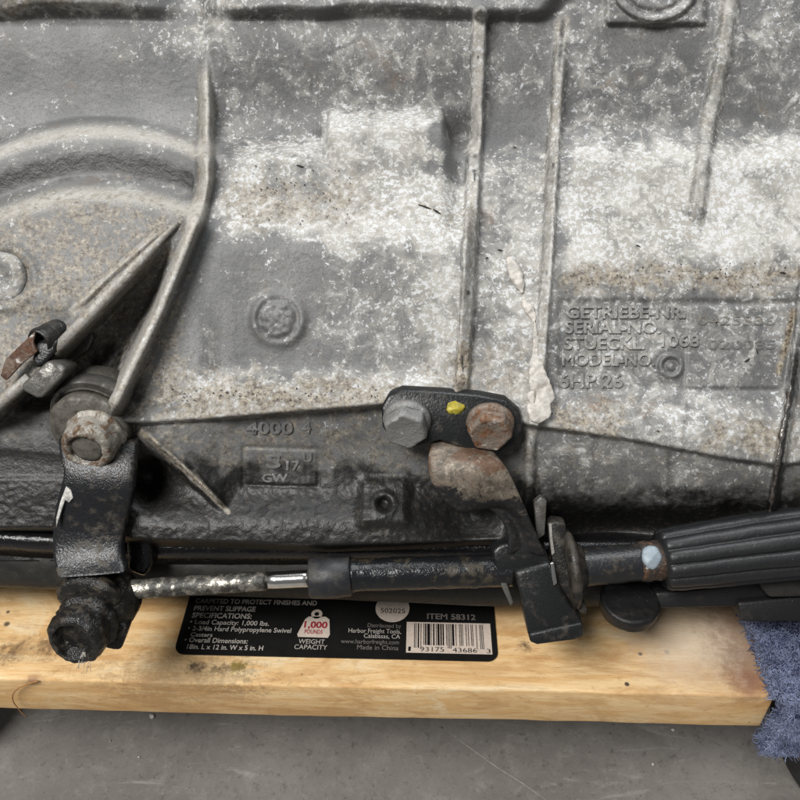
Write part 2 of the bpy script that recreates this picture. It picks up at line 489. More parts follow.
bx0, by0 = q[0]; bx1 = q[1][0]; byt = q[3][1]
on_label('barcode_panel', slab([(bx0, by0), (bx1, by0), (bx1, byt), (bx0, byt)], .00102, .00106), CREAM, sticker)
Lc = ['0001101','0011001','0010011','0111101','0100011','0110001','0101111','0111011','0110111','0001011']
code = '193175436863'
bits = '101' + ''.join(Lc[int(c)] for c in code[:6]) + '01010' + ''.join(''.join('1' if b == '0' else '0' for b in Lc[int(c)]) for c in code[6:]) + '101'
V, F = [], []
m0 = bx0 + .09*(bx1-bx0); mw = .82*(bx1-bx0)/95
ydig = lb(440, 647)[1]
i = 0
while i < 95:
    if bits[i] == '1':
        j = i
        while j < 95 and bits[j] == '1': j += 1
        lo = ydig - (.0014 if (i < 10 or i > 84 or 44 < i < 51) else 0)
        k = len(V); V += [(m0+mw*i, lo, .0011), (m0+mw*j, lo, .0011), (m0+mw*j, byt-.0007, .0011), (m0+mw*i, byt-.0007, .0011)]
        F.append((k, k+1, k+2, k+3)); i = j
    else: i += 1
on_label('barcode_bars', (V, F), STICK, sticker)
for s_, xl, xr in (('1', 408, 410.5), ('93175', 420, 444), ('43686', 452.5, 477), ('3', 486.5, 490.5)):
    yb = 652.5 + (xl-408)*.03
    line(s_, xl, yb, xr, yb+.4, 4.6, STICK, .0, .00112)

# carpet wrapped over the dolly's end
CARP = m_plain('blue_carpet_backing', (.035, .045, .10), .95, 0, 300, .5, .6, .001)
xa = dl(738, 614).x; xb = dl(768, 690).x
yf = -0.0035
zc0 = ZT-TH-0.001
prof = [(0.09, ZT+.001), (0.09, ZT+.009), (0.004, ZT+.0085), (-0.006, ZT+.004), (-0.0095, ZT-.004), (-0.0105, zc0), (-0.001, zc0-.0005), (-0.0012, ZT+.001)]
V, F = [], []
xs = [0, .004, .012, .024, .04, .06, .10]
n = len(prof)
for i, x in enumerate(xs):
    for (y, z) in prof:
        t = min(1, max(0, (y+.01)/.06))
        X0 = (xb + (xa-xb)*t) if y > 0 else x_end+.002-(ZT-z)*.06
        V.append((X0+x, y, z))
for i in range(len(xs)-1):
    for j in range(n):
        a_, b_ = i*n+j, i*n+(j+1) % n
        F.append((a_, b_, b_+n, a_+n))
F.append(tuple(range(n))); F.append(tuple((len(xs)-1)*n+j for j in range(n)))
carpet = mk('carpet_pad', V, F, CARP, dolly, smooth=False)
carpet['label'] = 'shaggy blue carpet wrapped over the board end'
def m_yarn():
    s = NT('blue_yarn')
    at = s.n('ShaderNodeAttribute', attribute_name='tone')
    n = s.noise(500, 4, .6)
    c = s.mix(at.outputs['Fac'], (.045, .057, .12), (.35, .40, .58))
    c = s.mix(s.rng(n, .55, .72, 0, .6), c, (.17, .16, .17))
    return s.fin(c, .9)
def fibres(name, seeds, mat, parent, length, rad, curl):
    V, F, tone = [], [], []
    for (p, nr) in seeds:
        p = Vector(p); nr = Vector(nr).normalized()
        L = length*random.uniform(.5, 1.3); k0 = len(V); q = p.copy()
        d = (nr + Vector((random.gauss(0, .5), random.gauss(0, .5), random.gauss(0, .5)-.25))).normalized()
        tn = min(1, max(0, .45 + .45*mnoise.noise(p*260) + .4*mnoise.noise(p*70) + random.gauss(0, .18)))
        ax = Vector((random.gauss(0, 1), random.gauss(0, 1), random.gauss(0, 1))).normalized()
        n_ = 7
        for s_ in range(n_):
            e1, e2, _ = frame(d)
            r = rad*(1-.5*s_/n_)
            for kk in range(3):
                a_ = 2.094*kk; V.append(q + e1*(r*math.cos(a_)) + e2*(r*math.sin(a_))); tone.append(tn)
            q = q + d*(L/n_)
            d = (Matrix.Rotation(curl*random.uniform(.5, 1.3)/n_, 3, ax) @ d).normalized()
        for s_ in range(n_-1):
            for kk in range(3):
                a_ = k0+3*s_+kk; b_ = k0+3*s_+(kk+1) % 3
                F.append((a_, b_, b_+3, a_+3))
    o = mk(name, V, F, mat, parent)
    at = o.data.attributes.new('tone', 'FLOAT', 'POINT'); at.data.foreach_set('value', np.array(tone, dtype=np.float32))
    return o
seeds = []
for _ in range(6500):
    y = random.uniform(-.006, .075); t = min(1, max(0, (y+.01)/.06))
    x = xb+(xa-xb)*t + abs(random.gauss(0, .018)) - .001
    seeds.append(((x, y, ZT+.008 - max(0, -y)*.4), (0, -.25, 1)))
for _ in range(6500):
    z = random.uniform(zc0, ZT+.007)
    x = x_end+.002-(ZT-z)*.06 + abs(random.gauss(0, .018)) - .0015
    seeds.append(((x, -.0095 + (.003 if z > ZT else 0), z), (0, -1, .2)))
for _ in range(700):
    z = random.uniform(zc0, ZT+.006)
    seeds.append(((x_end+.002-(ZT-z)*.06, random.uniform(-.0105, -.001), z), (-1, -.3, 0)))
for _ in range(700):
    y = random.uniform(-.004, .075); t = min(1, max(0, (y+.01)/.06))
    seeds.append(((xb+(xa-xb)*t, y, ZT+random.uniform(.001, .008)), (-1, 0, .3)))
for _ in range(900):
    seeds.append(((x_end+abs(random.gauss(0, .015))-.003, random.uniform(-.011, -.002), zc0), (0, -.4, -1)))
yarn = fibres('carpet_pile', seeds, m_yarn(), carpet, .0036, .00021, 4.6)
yarn['kind'] = 'stuff'

# casters
CAST = m_plain('black_polypropylene', (.012, .012, .013), .38, 0, 300, .3, .2)
STEELD = m_grimy('dusty_steel', (.10, .095, .085), (.16, .13, .10), 250, (.45, .7))
def caster(cx, cy, rz):
    root = mk('caster', *lathe((cx, cy, .1005), (0, 0, 1), [(22, -1.6), (26, -1.6), (26, 1.2), (22, 3.5)], 32), STEELD, dolly)
    c_, s_ = math.cos(rz), math.sin(rz)
    ax = Vector((c_, s_, 0)); hub = Vector((cx - s_*.02, cy + c_*.02, .035))
    mk('wheel', *lathe(hub, ax, [(6, -13), (30, -13), (34, -11), (35, -6), (35, 6), (34, 11), (30, 13), (6, 13)], 48), CAST, root)
    for sd in (-1, 1):
        o_ = hub + ax*.0165*sd
        V = [o_ + Vector((-s_*u, c_*u, w)) + ax*t for u, w in ((-.012, -.008), (.012, -.008), (.016, .02), (.0, .064), (-.038, .064), (-.02, .02)) for t in (-.0012, .0012)]
        n_ = 6
        F = [tuple(range(0, 12, 2)), tuple(range(11, 0, -2))] + [(2*i, 2*((i+1) % n_), 2*((i+1) % n_)+1, 2*i+1) for i in range(n_)]
        mk('fork', V, F, STEELD, root, smooth=False)
    mk('axle', *lathe(hub - ax*.021, ax, [(4, 0), (4, 42)], 16), STEELD, root)
cA = DMi @ ray_z(-95, 716, Z_FLOOR+.06)
caster(cA.x, cA.y + .02, math.radians(75))
cB = DMi @ ray_z(872, 745, Z_FLOOR+.06)
caster(cB.x, cB.y, math.radians(10))

# long splinter curling off the board's lower edge
SPL = m_plain('splinter_wood', (.33, .16, .05), .7)
ctrl = [(38, 681), (31, 683), (24, 685.5), (18, 688.5), (14, 692.5), (12.5, 697), (13.5, 702), (17, 707), (21, 712), (26, 717)]
sp3 = []
for k in range(46):
    u = k/45*(len(ctrl)-1); i0 = min(int(u), len(ctrl)-2); f = u-i0
    P_ = [Vector(ctrl[min(max(i0+o, 0), len(ctrl)-1)]) for o in (-1, 0, 1, 2)]
    q = .5*((2*P_[1]) + (P_[2]-P_[0])*f + (2*P_[0]-5*P_[1]+4*P_[2]-P_[3])*f*f + (3*P_[1]-P_[0]-3*P_[2]+P_[3])*f**3)
    fp = DMi @ CAM; tgt = DMi @ ray_z(q.x, q.y, Z_TOP)           # where that sight line meets a plane just ahead of the board's front
    yy = -.0006 - .0022*(k/45)**.7
    tt = (yy-fp.y)/(tgt.y-fp.y); sp3.append(fp + (tgt-fp)*tt)
mk('splinter', *tube(sp3, [.36*(1-.5*k/45) for k in range(46)], 8), SPL, dolly)
# ------------------------------------------------------------------ gearbox casing
CASE = m_casing()
GB = Thing('gearbox', pt(400, 600, -20), 'oxidised grey cast aluminium gearbox with raised lettering, resting on the wooden dolly', 'gearbox')

def sm(a, b, t):
    t = np.clip((t-a)/(b-a), 0, 1); return t*t*(3-2*t)
def seg_dist(X, Y, pl):
    """distance, signed side and parameter along a polyline"""
    best = np.full(X.shape, 1e9); par = np.zeros(X.shape); sgn = np.zeros(X.shape)
    L = [math.dist(pl[i], pl[i+1]) for i in range(len(pl)-1)]; tot = sum(L); acc = 0
    for i in range(len(pl)-1):
        (x0, y0), (x1, y1) = pl[i], pl[i+1]
        dx, dy = x1-x0, y1-y0; l2 = dx*dx+dy*dy
        t = np.clip(((X-x0)*dx+(Y-y0)*dy)/l2, 0, 1)
        ex, ey = X-(x0+t*dx), Y-(y0+t*dy)
        d = np.hypot(ex, ey); m = d < best
        best = np.where(m, d, best); par = np.where(m, (acc+t*L[i])/tot, par); sgn = np.where(m, np.sign(dx*ey-dy*ex), sgn)
        acc += L[i]
    return best, par, sgn
EDGE = ([-200, 0, 60, 100, 155, 270, 380, 400, 530, 640, 720, 775, 800, 1000], [408, 410, 416, 424, 423, 414, 405, 404, 425, 441, 457, 465, 463, 455])
RIB1 = [(203, 40), (207, 110), (206, 180), (199, 212), (188, 240), (160, 308), (114, 402)]
RIB2 = [(480, 14), (475, 150), (468, 290), (461, 400)]
RIB3 = [(563, 20), (559, 70), (553, 160), (546, 280), (538, 400), (530, 445), (529, 530)]
RIB4 = [(735, -80), (731, 0), (722, 60), (706, 140), (694, 235)]
RIB5 = [(806, 250), (800, 330), (790, 400), (779, 465), (770, 525)]
DIAG = [(176, 224), (112, 292), (50, 358), (0, 404), (-60, 455)]
RIB6 = [(140, 430), (185, 470), (228, 512)]

def vnoise(X, Y, s, seed):
    r = np.random.default_rng(seed); n = 512
    g = r.random((n, n)); fx, fy = (X/s) % n, (Y/s) % n
    ix, iy = fx.astype(int), fy.astype(int); tx, ty = fx-ix, fy-iy
    tx = tx*tx*(3-2*tx); ty = ty*ty*(3-2*ty)
    f = lambda a, b: g[(iy+b) % n, (ix+a) % n]
    return (f(0,0)*(1-tx)+f(1,0)*tx)*(1-ty)+(f(0,1)*(1-tx)+f(1,1)*tx)*ty - .5
def height(X, Y):
    X = np.asarray(X, float); Y = np.asarray(Y, float)
    E = np.interp(X, *EDGE)
    # column A: bell-shaped bulge at the left
    y1 = 128 + ((X-100)/100)**2*21; y2 = 192 + ((X-100)/95)**2*20
    wA = -10 - 5*sm(25, 115, Y) + 12*sm(y1-13, y1+9, Y) - 1.5*sm(y1+9, y2-16, Y) + 13*sm(y2-18, y2+12, Y) + 4*sm(y2+10, 400, Y)
    # column B
    blk = sm(322, 331, X)*(1-sm(440, 454, X))
    ys = 140 - 30*blk
    wB = -6 - 8.5*sm(25, 125, Y) + 13.5*sm(ys-5, ys+22, Y) + 11*sm(168, 256, Y) - 1.0*sm(256, 370, Y) + 7*sm(366, 402, Y)
    wB = wB - 6*sm(440, 462, X)*sm(105, 140, Y)*(1-sm(190, 250, Y))
    wB = wB - 3.5*np.exp(-(((X-324)/9)**2+((Y-152)/16)**2)) - .5*sm(225, 250, X)*(1-sm(400, 420, X))*sm(238, 262, Y)*(1-sm(355, 382, Y))
    # column C
    wC = -6.5 - 5.5*sm(25, 130, Y) + 8*sm(135, 190, Y) + 10*sm(180, 330, Y) + 6*sm(345, 405, Y)
    # column D
    wD = -5 - 5*sm(20, 125, Y) + 10*sm(126, 172, Y) + 9*sm(170, 292, Y) - 1*sm(300, 385, Y) + 5.5*sm(388, 432, Y)
    w = np.where(X < 207, wA, wB)
    a = sm(196, 222, X); w = wA*(1-a)+wB*a
    r2 = np.interp(Y, [p[1] for p in RIB2], [p[0] for p in RIB2]); a = sm(-7, 7, X-r2); w = w*(1-a)+wC*a
    r3 = np.interp(Y, [p[1] for p in RIB3], [p[0] for p in RIB3]); a = sm(-8, 8, X-r3); w = w*(1-a)+wD*a
    # top flange pad
    top = (1-sm(5, 22, Y + 3*np.sin(X*.021) + 5*vnoise(X, Y*0, 40, 61)))*(1-sm(540, 568, X + (Y-5)*.9))
    top = top*(1-.9*np.exp(-((X-188)/34)**2)) 
    w = w + 6.5*top + .8*top*vnoise(X, Y, 22, 62)
    stain = (1-sm(-6, 12, Y + (X-40)*.0 + np.abs(X-55)*.07))*sm(-120, 10, X)*(1-sm(110, 150, X)); w = w + 3*stain
    notch = np.exp(-((Y-21)/4)**2)*(1-sm(535, 560, X))*(1-np.exp(-((X-190)/38)**2)); w = w - .5*notch
    # top right pad with round plug
    pad = sm(603, 608, X)*(1-sm(702, 709, X))*(1-sm(21, 27, Y)); w = w + 3.0*pad
    rr = np.hypot(X-655, (Y+22)*1.05); w = w + 2.5*(1-sm(44, 48, rr)) - 1.5*np.exp(-((rr-36)/3)**2)
    # web fading into the top flange above rib 1
    # valley between the diagonal rod and rib 1
    d1, p1, s1 = seg_dist(X, Y, DIAG); d2, p2, s2 = seg_dist(X, Y, RIB1)
    s1 = np.where(Y < 224, 1, s1)
    below = (s1 < 0); left = (s2 > 0)
    val = np.where(below & left & (Y > 224) & (X < 210), sm(3, 16, d1)*sm(2, 9, d2)*sm(230, 310, Y), 0)
    if X.ndim == 2: pass
    w = w - 18*val*(1-sm(396, 414, Y)*.4)
    # ribs
    def rib(w, pl, hw, h, h1=None, fade=(.04, .0), pw=1.0, hw1=None):
        d, p, s = seg_dist(X, Y, pl)
        hw = hw + ((hw1 or hw)-hw)*p
        hh = h + ((h1 if h1 is not None else h)-h)*p
        prof = np.clip((hw-d)/(hw*pw), 0, 1); prof = prof*prof*(3-2*prof)
        prof = .80*prof + .20*np.exp(-(d/(hw*1.5))**2)
        f = np.ones_like(p)
        if fade[0]: f = f*sm(0, fade[0], p)
        if fade[1]: f = f*(1-sm(1-fade[1], 1, p))
        return w + hh*prof*f
    w = rib(w, RIB1, 7.0, 9, 12, (.22, 0), .85, 19)
    w = rib(w, [(164, 226), (115, 270), (72, 312)], 6, 2.6, 2.6, (.15, .2), .9)
    w = rib(w, RIB2, 8.5, 7, 5.0, (.0, .06), .4)
    w = rib(w, RIB3, 7.5, 5.5, 4.5, (.12, .05), .5)
    w = rib(w, RIB4, 11, 4.2, 3.2, (.0, .12), .7)
    w = rib(w, RIB5, 6.5, 4, 6, (.1, 0), .4)
    w = rib(w, DIAG, 14, 3, 3, (.1, 0), 1.0)
    # plain round boss, and its lumpy centre
    r = np.hypot(X-278, Y-319); w = w + (1.2+.5*np.sin(np.arctan2(Y-319, X-278)*2+1))*np.exp(-((r-24)/5)**2) + 1.6*(1-sm(14, 21, r))
    # bolt boss at the left edge
    r = np.hypot(X-4, Y-277); w = w + 1.2*np.exp(-((r-30)/6)**2)
    # swell above the clip
    w = w + 3.5*np.exp(-(((X-60)/26)**2+((Y-300)/22)**2))
    # data field: recessed ground, framed plate, ring boss
    fld = sm(556, 562, X)*(1-sm(800, 806, X))*sm(297, 303, Y)*(1-sm(388, 396, Y)); w = w - 1.0*fld
    plx = X + (Y-305)*.18
    plate = sm(686, 689, X + (Y-345)*.05)*(1-sm(793, 797, plx))*sm(304, 308, Y)*(1-sm(386, 390, Y)); w = w + .9*plate
    r = np.hypot(X-671, Y-366); w = w + 1.8*(1-sm(11, 14, r)) - 2.2*(1-sm(7, 9.5, r)) + 1.5*(1-sm(2, 8, r))
    w = w + .5*np.exp(-((X-683+ (Y-420)*.1)/2.5)**2)*sm(395, 405, Y)
    # ---- below the lip the casting tucks in
    t = Y-E
    we = w
    uL = 8.0 - 6*sm(0, 70, t)                                        # behind the lip, left half
    uL = uL + 8*sm(484, 530, Y + 0*X)                                # lower flange ledge coming out again
    uR = 9.0 - 13*sm(0, 95, t) - 6*sm(500, 535, Y)
    uO = 6.0 - 5*sm(0, 50, t) + 7*sm(474, 500, Y)                    # far left rail
    a = sm(500, 545, X); u = uL*(1-a)+uR*a
    a = sm(125, 150, X); u = uO*(1-a)+u*a
    # lower flange end
    yl = np.interp(X, [-200, 60, 140, 330, 520, 1000], [524, 526, 540, 546, 540, 540])
    u = u - 22*sm(-2, 10, Y-yl)
    # lump with bolt hole in the shade
    r = np.hypot(X-384, Y-504); u = u + 2.6*sm(353, 366, X+4*vnoise(X, Y, 19, 71))*(1-sm(402, 415, X+4*vnoise(X, Y, 17, 72)))*sm(474, 487, Y+4*vnoise(X, Y, 15, 73))*(1-sm(518, 531, Y)) - 3*(1-sm(4, 8, r)) + .8*np.exp(-((r-11)/3)**2)
    r = np.hypot(X-665, 0*Y); u = u + 1.5*np.exp(-(r/5)**2)*(1-sm(500, 530, Y))
    # cavity under the bracket
    u = u - 12*np.exp(-(((X-470)/40)**2+((Y-520)/26)**2)) - 14*np.exp(-(((X-610)/60)**2+((Y-530)/22)**2)) - 9*np.exp(-(((X-742)/26)**2+((Y-512)/16)**2))
    # dark pocket left of the diagonal rib
    u = u - 12*np.exp(-(((X-152)/22)**2+((Y-475)/22)**2))
    # cast frame around the foundry mark
    fx = np.abs(X-281)-37.5; fy = np.abs(Y-467-(X-281)*.03)-19
    fr = np.maximum(fx, fy); u = u - .7*np.exp(-(fr/1.6)**2)
    tt = sm(-1.2, 2.6, t)
    out = we*(1-tt) + np.minimum(u, we)*tt
    d, p, s = seg_dist(X, Y, RIB6); out = out + 8*np.exp(-(d/20)**1.3)*(s < 0)*sm(.02, .2, p)*(1-sm(.75, .99, p))*(t > 2)
    out = rib(out, RIB6, 8, 4, 3, (.1, .15), .8)
    d, p, s = seg_dist(X, Y, RIB3[4:]); out = out + 3*np.clip(1-(d/7)**2, 0, 1)*sm(.2, .4, p)*(1-sm(.85, 1, p))
    d, p, s = seg_dist(X, Y, RIB5); out = out + 7*np.clip(1-(d/6)**2, 0, 1)*(t > 0)
    return out

def H(x, y): return float(height(np.array([[x]]), np.array([[y]]))[0, 0])

gx = np.unique(np.concatenate([np.linspace(-190, -10, 30), np.arange(-10, 811, 1.7), np.linspace(811, 1000, 30)]))
gy = np.unique(np.concatenate([np.linspace(-230, -10, 30), np.arange(-10, 562, 1.7)]))
X, Y = np.meshgrid(gx, gy)
W = height(X, Y)
# uneven sand-cast skin
calm = 1 - .92*sm(550, 565, X)*sm(290, 305, Y)*(1-sm(390, 400, Y))
W = W + calm*(.35*vnoise(X, Y, 60, 1) + .06*vnoise(X, Y, 13, 2) + .06*vnoise(X, Y, 5.5, 3) + .12*vnoise(X, Y, 2.6, 4))
lowz = sm(2, 20, Y-np.interp(X, *EDGE))*sm(462, 490, Y)*(X < 560)
W = W + lowz*(1.0*vnoise(X, Y, 30, 51) + .35*vnoise(X, Y, 11, 52) + .3*vnoise(X, Y, 5, 53) + .35*vnoise(X, Y, 2.6, 54))
r = np.hypot(X-278, Y-319); W = W + (1-sm(17, 27, r))*(.5*vnoise(X, Y, 4.3, 77)+.6*vnoise(X, Y, 2.6, 78))
k = S0*(D-W*MM)/D
P = np.stack([(X-400)*k, (400-Y)*k, W*MM], -1)
ny, nx = X.shape
verts = P.reshape(-1, 3) - np.array(GB.base)
idx = np.arange(ny*nx).reshape(ny, nx)
faces = np.stack([idx[:-1, :-1], idx[1:, :-1], idx[1:, 1:], idx[:-1, 1:]], -1).reshape(-1, 4)
# close the casting behind: side walls, roof and back
ring = list(idx[0, ::-1]) + list(idx[1:, 0]) + list(idx[-1, 1:]) + list(idx[-2:0:-1, -1])
bk = np.array(BACK)*.17
rv = verts[ring] + bk
n0 = len(verts)
V_all = np.vstack([verts, rv])
m_ = len(ring)
F_all = faces.tolist() + [[ring[i], ring[(i+1) % m_], n0+(i+1) % m_, n0+i][::-1] for i in range(m_)] + [[n0+i for i in range(m_)]]
me = bpy.data.meshes.new('casing'); me.from_pydata(V_all.tolist(), [], F_all); me.materials.append(CASE)
me.polygons.foreach_set('use_smooth', [True]*(len(F_all)-1)+[False])
casing = bpy.data.objects.new('casing', me); col.objects.link(casing); casing.parent = GB.o

# wear maps: chalky oxide, oily grime, tan dust
OX = np.full(X.shape, .38); GR = np.zeros(X.shape); DU = np.full(X.shape, .15)
XW_ = X + 20*vnoise(X, Y, 41, 31) + 22*vnoise(X, Y, 17, 32) + 12*vnoise(X, Y, 7, 33)
YW_ = Y + 14*vnoise(X, Y, 45, 34) + 12*vnoise(X, Y, 16, 35) + 10*vnoise(X, Y, 6, 36)
def paint(A, x0, x1, y0, y1, v, soft=14, crisp=False):
    soft = soft*1.5
    XW, YW = (X + .25*(XW_-X), Y + .25*(YW_-Y)) if crisp else (XW_, YW_)
    m = sm(x0-soft, x0+soft, XW)*(1-sm(x1-soft, x1+soft, XW))*sm(y0-soft, y0+soft, YW)*(1-sm(y1-soft, y1+soft, YW))
    A[:] = A*(1-m)+v*m
E = np.interp(X, *EDGE)
paint(OX, -300, 205, 20, 130, .14); paint(DU, -300, 205, 20, 118, .02); paint(OX, 10, 140, 28, 55, .40, 8); paint(OX, -300, 210, 125, 420, .30)
y1 = 128 + ((X-100)/100)**2*21; y2 = 192 + ((X-100)/95)**2*20
lm = (1-sm(190, 206, X))
RUB_LIT = np.zeros(X.shape)
band = np.exp(-((Y-y1-3)/9)**2)*lm; OX += .04*band; DU += .25*band; RUB_LIT += .75*band  # pale rim: light on the up-facing step painted into the colour
band = np.exp(-((Y-y2-2)/11)**2)*lm; OX += .04*band; DU += .25*band; RUB_LIT += .75*band  # second rim, also painted pale as if lit from above
band = np.exp(-((Y-(y1+y2)/2-3)/13)**2)*lm; GR += .78*band
paint(DU, -300, 190, 205, 420, .62, 10); r = np.hypot(X-278, Y-319)
OX += .40*(1-sm(14, 30, r)); DU += .3*np.exp(-((r-22)/7)**2)
paint(GR, 70, 150, 345, 420, .55, 14)
paint(OX, 222, 330, 25, 135, .38); paint(OX, 350, 470, 30, 110, .50); paint(OX, 326, 448, 110, 190, .84, 4, True); paint(OX, 232, 326, 142, 182, .72, 5, True)
paint(OX, 225, 470, 185, 250, .82); paint(DU, 225, 370, 170, 225, .62, 16); paint(DU, 360, 470, 195, 235, .42, 14)
paint(OX, 215, 312, 235, 372, .26, 12); paint(OX, 312, 410, 262, 372, .46, 12); paint(DU, 215, 400, 240, 372, .26, 14); paint(OX, 412, 465, 180, 400, .78, 14)
paint(OX, 440, 462, 125, 185, .15, 7)  # oxide thinned so the colour carries the valley's shade beside the rib
paint(OX, 160, 400, 372, 425, .70, 9); paint(DU, 160, 400, 378, 420, .72, 10)
paint(OX, 482, 548, 20, 112, .42); paint(OX, 482, 548, 112, 145, .20, 8); paint(OX, 482, 548, 150, 425, .66); paint(DU, 420, 545, 345, 405, .55)
paint(OX, 565, 900, 0, 134, .47, 8); paint(OX, 590, 700, 28, 60, .22, 10); paint(OX, 565, 900, 140, 270, .84, 8); paint(OX, 565, 800, 262, 298, .70, 8); paint(DU, 555, 800, 266, 294, .72, 8)
paint(OX, 558, 800, 300, 394, .48, 5); paint(OX, 558, 800, 396, 470, .62, 8); paint(DU, 545, 640, 398, 440, .7, 10); paint(DU, 700, 790, 415, 460, .7, 10)
r = np.hypot(X-671, Y-366); OX[:] = np.where(r < 18, .30, OX)
paint(OX, 200, 560, -40, 17, .42, 6); paint(OX, 0, 140, -40, 12, .85, 10); paint(DU, -30, 70, -40, 16, .7, 10); paint(OX, 170, 240, 0, 60, .65, 14)
for pl, hw in ((RIB2, 7), (RIB3, 7), (RIB4, 9)):
    d, p, s = seg_dist(X, Y, pl); m = (1-sm(hw-2, hw+3, d)); OX[:] = OX*(1-m)+.66*m; DU += .25*m
d, p, s = seg_dist(X, Y, RIB1); m = (1-sm(8, 14, d)); m = m*sm(0, .15, p); OX[:] = OX*(1-m)+.30*m; DU[:] = DU*(1-m)+.5*m; GR[:] = GR*(1-m)
for pl, hw, v in (([(164, 226), (115, 270), (72, 312)], 6, .6), (RIB1, 11, .65), (RIB2, 7, .55), (RIB3, 6, .5), (RIB4, 7, .35), (RIB6, 5, .5)):
    d, p, s = seg_dist(X, Y, pl); RUB_LIT += v*(1-sm(hw*.5, hw, d))*sm(0, .12, p)
RUB_LIT += .6*np.exp(-((Y-E+5)/5)**2)*(X > 150)*(1-.5*(X > 560))
# darker lines and spots beside and along the ribs
d, p, s = seg_dist(X, Y, [(q[0]+5, q[1]) for q in RIB2]); GR += .30*np.exp(-((d)/2.2)**2)*(np.abs(vnoise(X, Y, 17, 21))+.25)*1.6
d, p, s = seg_dist(X, Y, RIB3[:2]); GR += .5*np.exp(-(d/3.5)**2)
d, p, s = seg_dist(X, Y, RIB5); GR += .8*np.exp(-(d/4)**2)*sm(300, 380, Y)
d, p, s = seg_dist(X, Y, [(793, 312), (786, 345), (778, 372)]); DU += .9*np.exp(-(d/4)**2)
d, p, s = seg_dist(X, Y, RIB2); GR += .55*np.exp(-(d/3.2)**2)*sm(.12, .42, vnoise(X*1.6, Y*.7, 5, 41))
d, p, s = seg_dist(X, Y, RIB3); GR += .4*np.exp(-(d/3)**2)*sm(.15, .42, vnoise(X*1.6, Y*.7, 5, 42))
# oil-soaked lower part
low = sm(-2, 6, Y-E)
OX[:] = OX*(1-low) + low*(.44 - .30*sm(40, 90, Y-E) - .20*(X < 520)); DU[:] = DU*(1-low)+.50*low*(1-.3*(X > 540))
lowg = low*(.08 + .14*(X < 540) + 1.05*np.where(X < 535, sm(450, 500, YW_ - .06*(X-300)), sm(455, 560, YW_))); GR += lowg
GR += low*.10*(1-sm(100, 160, X)) + low*.5*sm(466, 482, Y)*(1-sm(100, 160, X))
d, p, s = seg_dist(X, Y, RIB6); m = np.exp(-(d/5)**2); GR[:] = GR*(1-m)+.12*m; DU += .3*m
yl_ = np.interp(X, [-200, 60, 140, 330, 520, 1000], [524, 526, 540, 546, 540, 540]); lipb = np.exp(-((Y-yl_+4)/3.5)**2)*(X < 430); GR -= .55*lipb; DU += .4*lipb; RUB_LIT += .25*lipb
GR = np.clip(GR + .12*vnoise(X, Y, 30, 5)*(GR > .05), 0, 1.2)
cols = np.zeros((len(V_all), 4), np.float32); cols[:ny*nx, 3] = np.clip(RUB_LIT, 0, 1).ravel()
cols[:ny*nx, 0] = np.clip(OX, 0, 1).ravel(); cols[:ny*nx, 1] = np.clip(GR, 0, 1.2).ravel(); cols[:ny*nx, 2] = np.clip(DU, 0, 1).ravel()
ca = me.color_attributes.new('wear', 'FLOAT_COLOR', 'POINT'); ca.data.foreach_set('color', cols.ravel())

# raised cast lettering
def cast_text(s, x, y, x2, cap, depth, mask, bev=.035, slope=0.0, sink=-.12, off=-.006, name='cast_lettering'):
    V, F, w = text_mesh(s, .12, bev, off)
    out = []
    for v in V:
        X_ = x + v.x/w*(x2-x); Y_ = y - v.y/.70*cap + slope*(X_-x)
        h = H(X_, Y_) if False else None
        out.append((X_, Y_, v.z))
    xs_ = np.array([o[0] for o in out]); ys_ = np.array([o[1] for o in out]); zs_ = np.array([o[2] for o in out])
    hm = float(np.median(height(xs_[None, :], ys_[None, :])))
    hs = height(xs_[None, :], ys_[None, :])[0]*.9 + hm*.1
    pts_ = [pt(a, b, hh + depth*(zz/(.12+bev)) + depth*.35 - sink) for a, b, zz, hh in zip(xs_, ys_, zs_, hs)]
    return part(GB, name, (pts_, F), CASE, casing, smooth=True, mask=mask)
TM = (.46, .0, .25, .30)
cast_text('GETRIEBE-NR.', 566, 318, 686, 11.8, .55, TM)
cast_text('SERIAL-NO.', 565, 333, 661, 11.8, .55, TM)
cast_text('STUECKL.', 564, 349, 645, 11.8, .55, TM)
cast_text('1068', 661, 346.5, 700, 11.8, .55, TM)
cast_text('MODEL-NO.', 562, 365.5, 655, 11.8, .55, TM)
cast_text('6HP 26', 559, 387.5, 623, 14, .5, TM)
SM_ = (.30, .12, .45)
cast_text('0425336', 698, 325, 775, 9, .12, SM_, .02, off=-.012, name='stamped_number')
cast_text('020085', 708, 349, 776, 9, .12, SM_, .02, off=-.012, name='stamped_number')
UM = (.25, .20, .35)
cast_text('4000', 246, 434, 293, 12, .45, UM, .04)
cast_text('4', 302, 433, 311, 11, .4, UM, .04)
cast_text('S', 266, 468, 281, 13, .35, UM, .04); cast_text('17', 286, 470, 300, 9, .3, UM, .04); cast_text('U', 303, 462, 312, 9, .3, UM, .04)
cast_text('GW', 262, 482, 288, 8, .3, UM, .04)

AX = Vector((-.10, -.56, .82)).normalized()    # horizontal-ish outward direction of bolts and shafts
rg = np.linspace(385, 520, 40)
rx_ = np.interp(rg, [p[1] for p in RIB5], [p[0] for p in RIB5])
part(GB, 'flange_edge', tube([pt(x-2, y, H(x, y)+.3) for x, y in zip(rx_, rg)], [.7+.5*math.sin(y*.3)*math.sin(y*.11) for y in rg], 10, .5, 420), m_grimy('wet_dark_edge', (.16, .15, .14), (.03, .02, .015), 300, (.12, .4), .0008, (.45, .6), .6), casing)
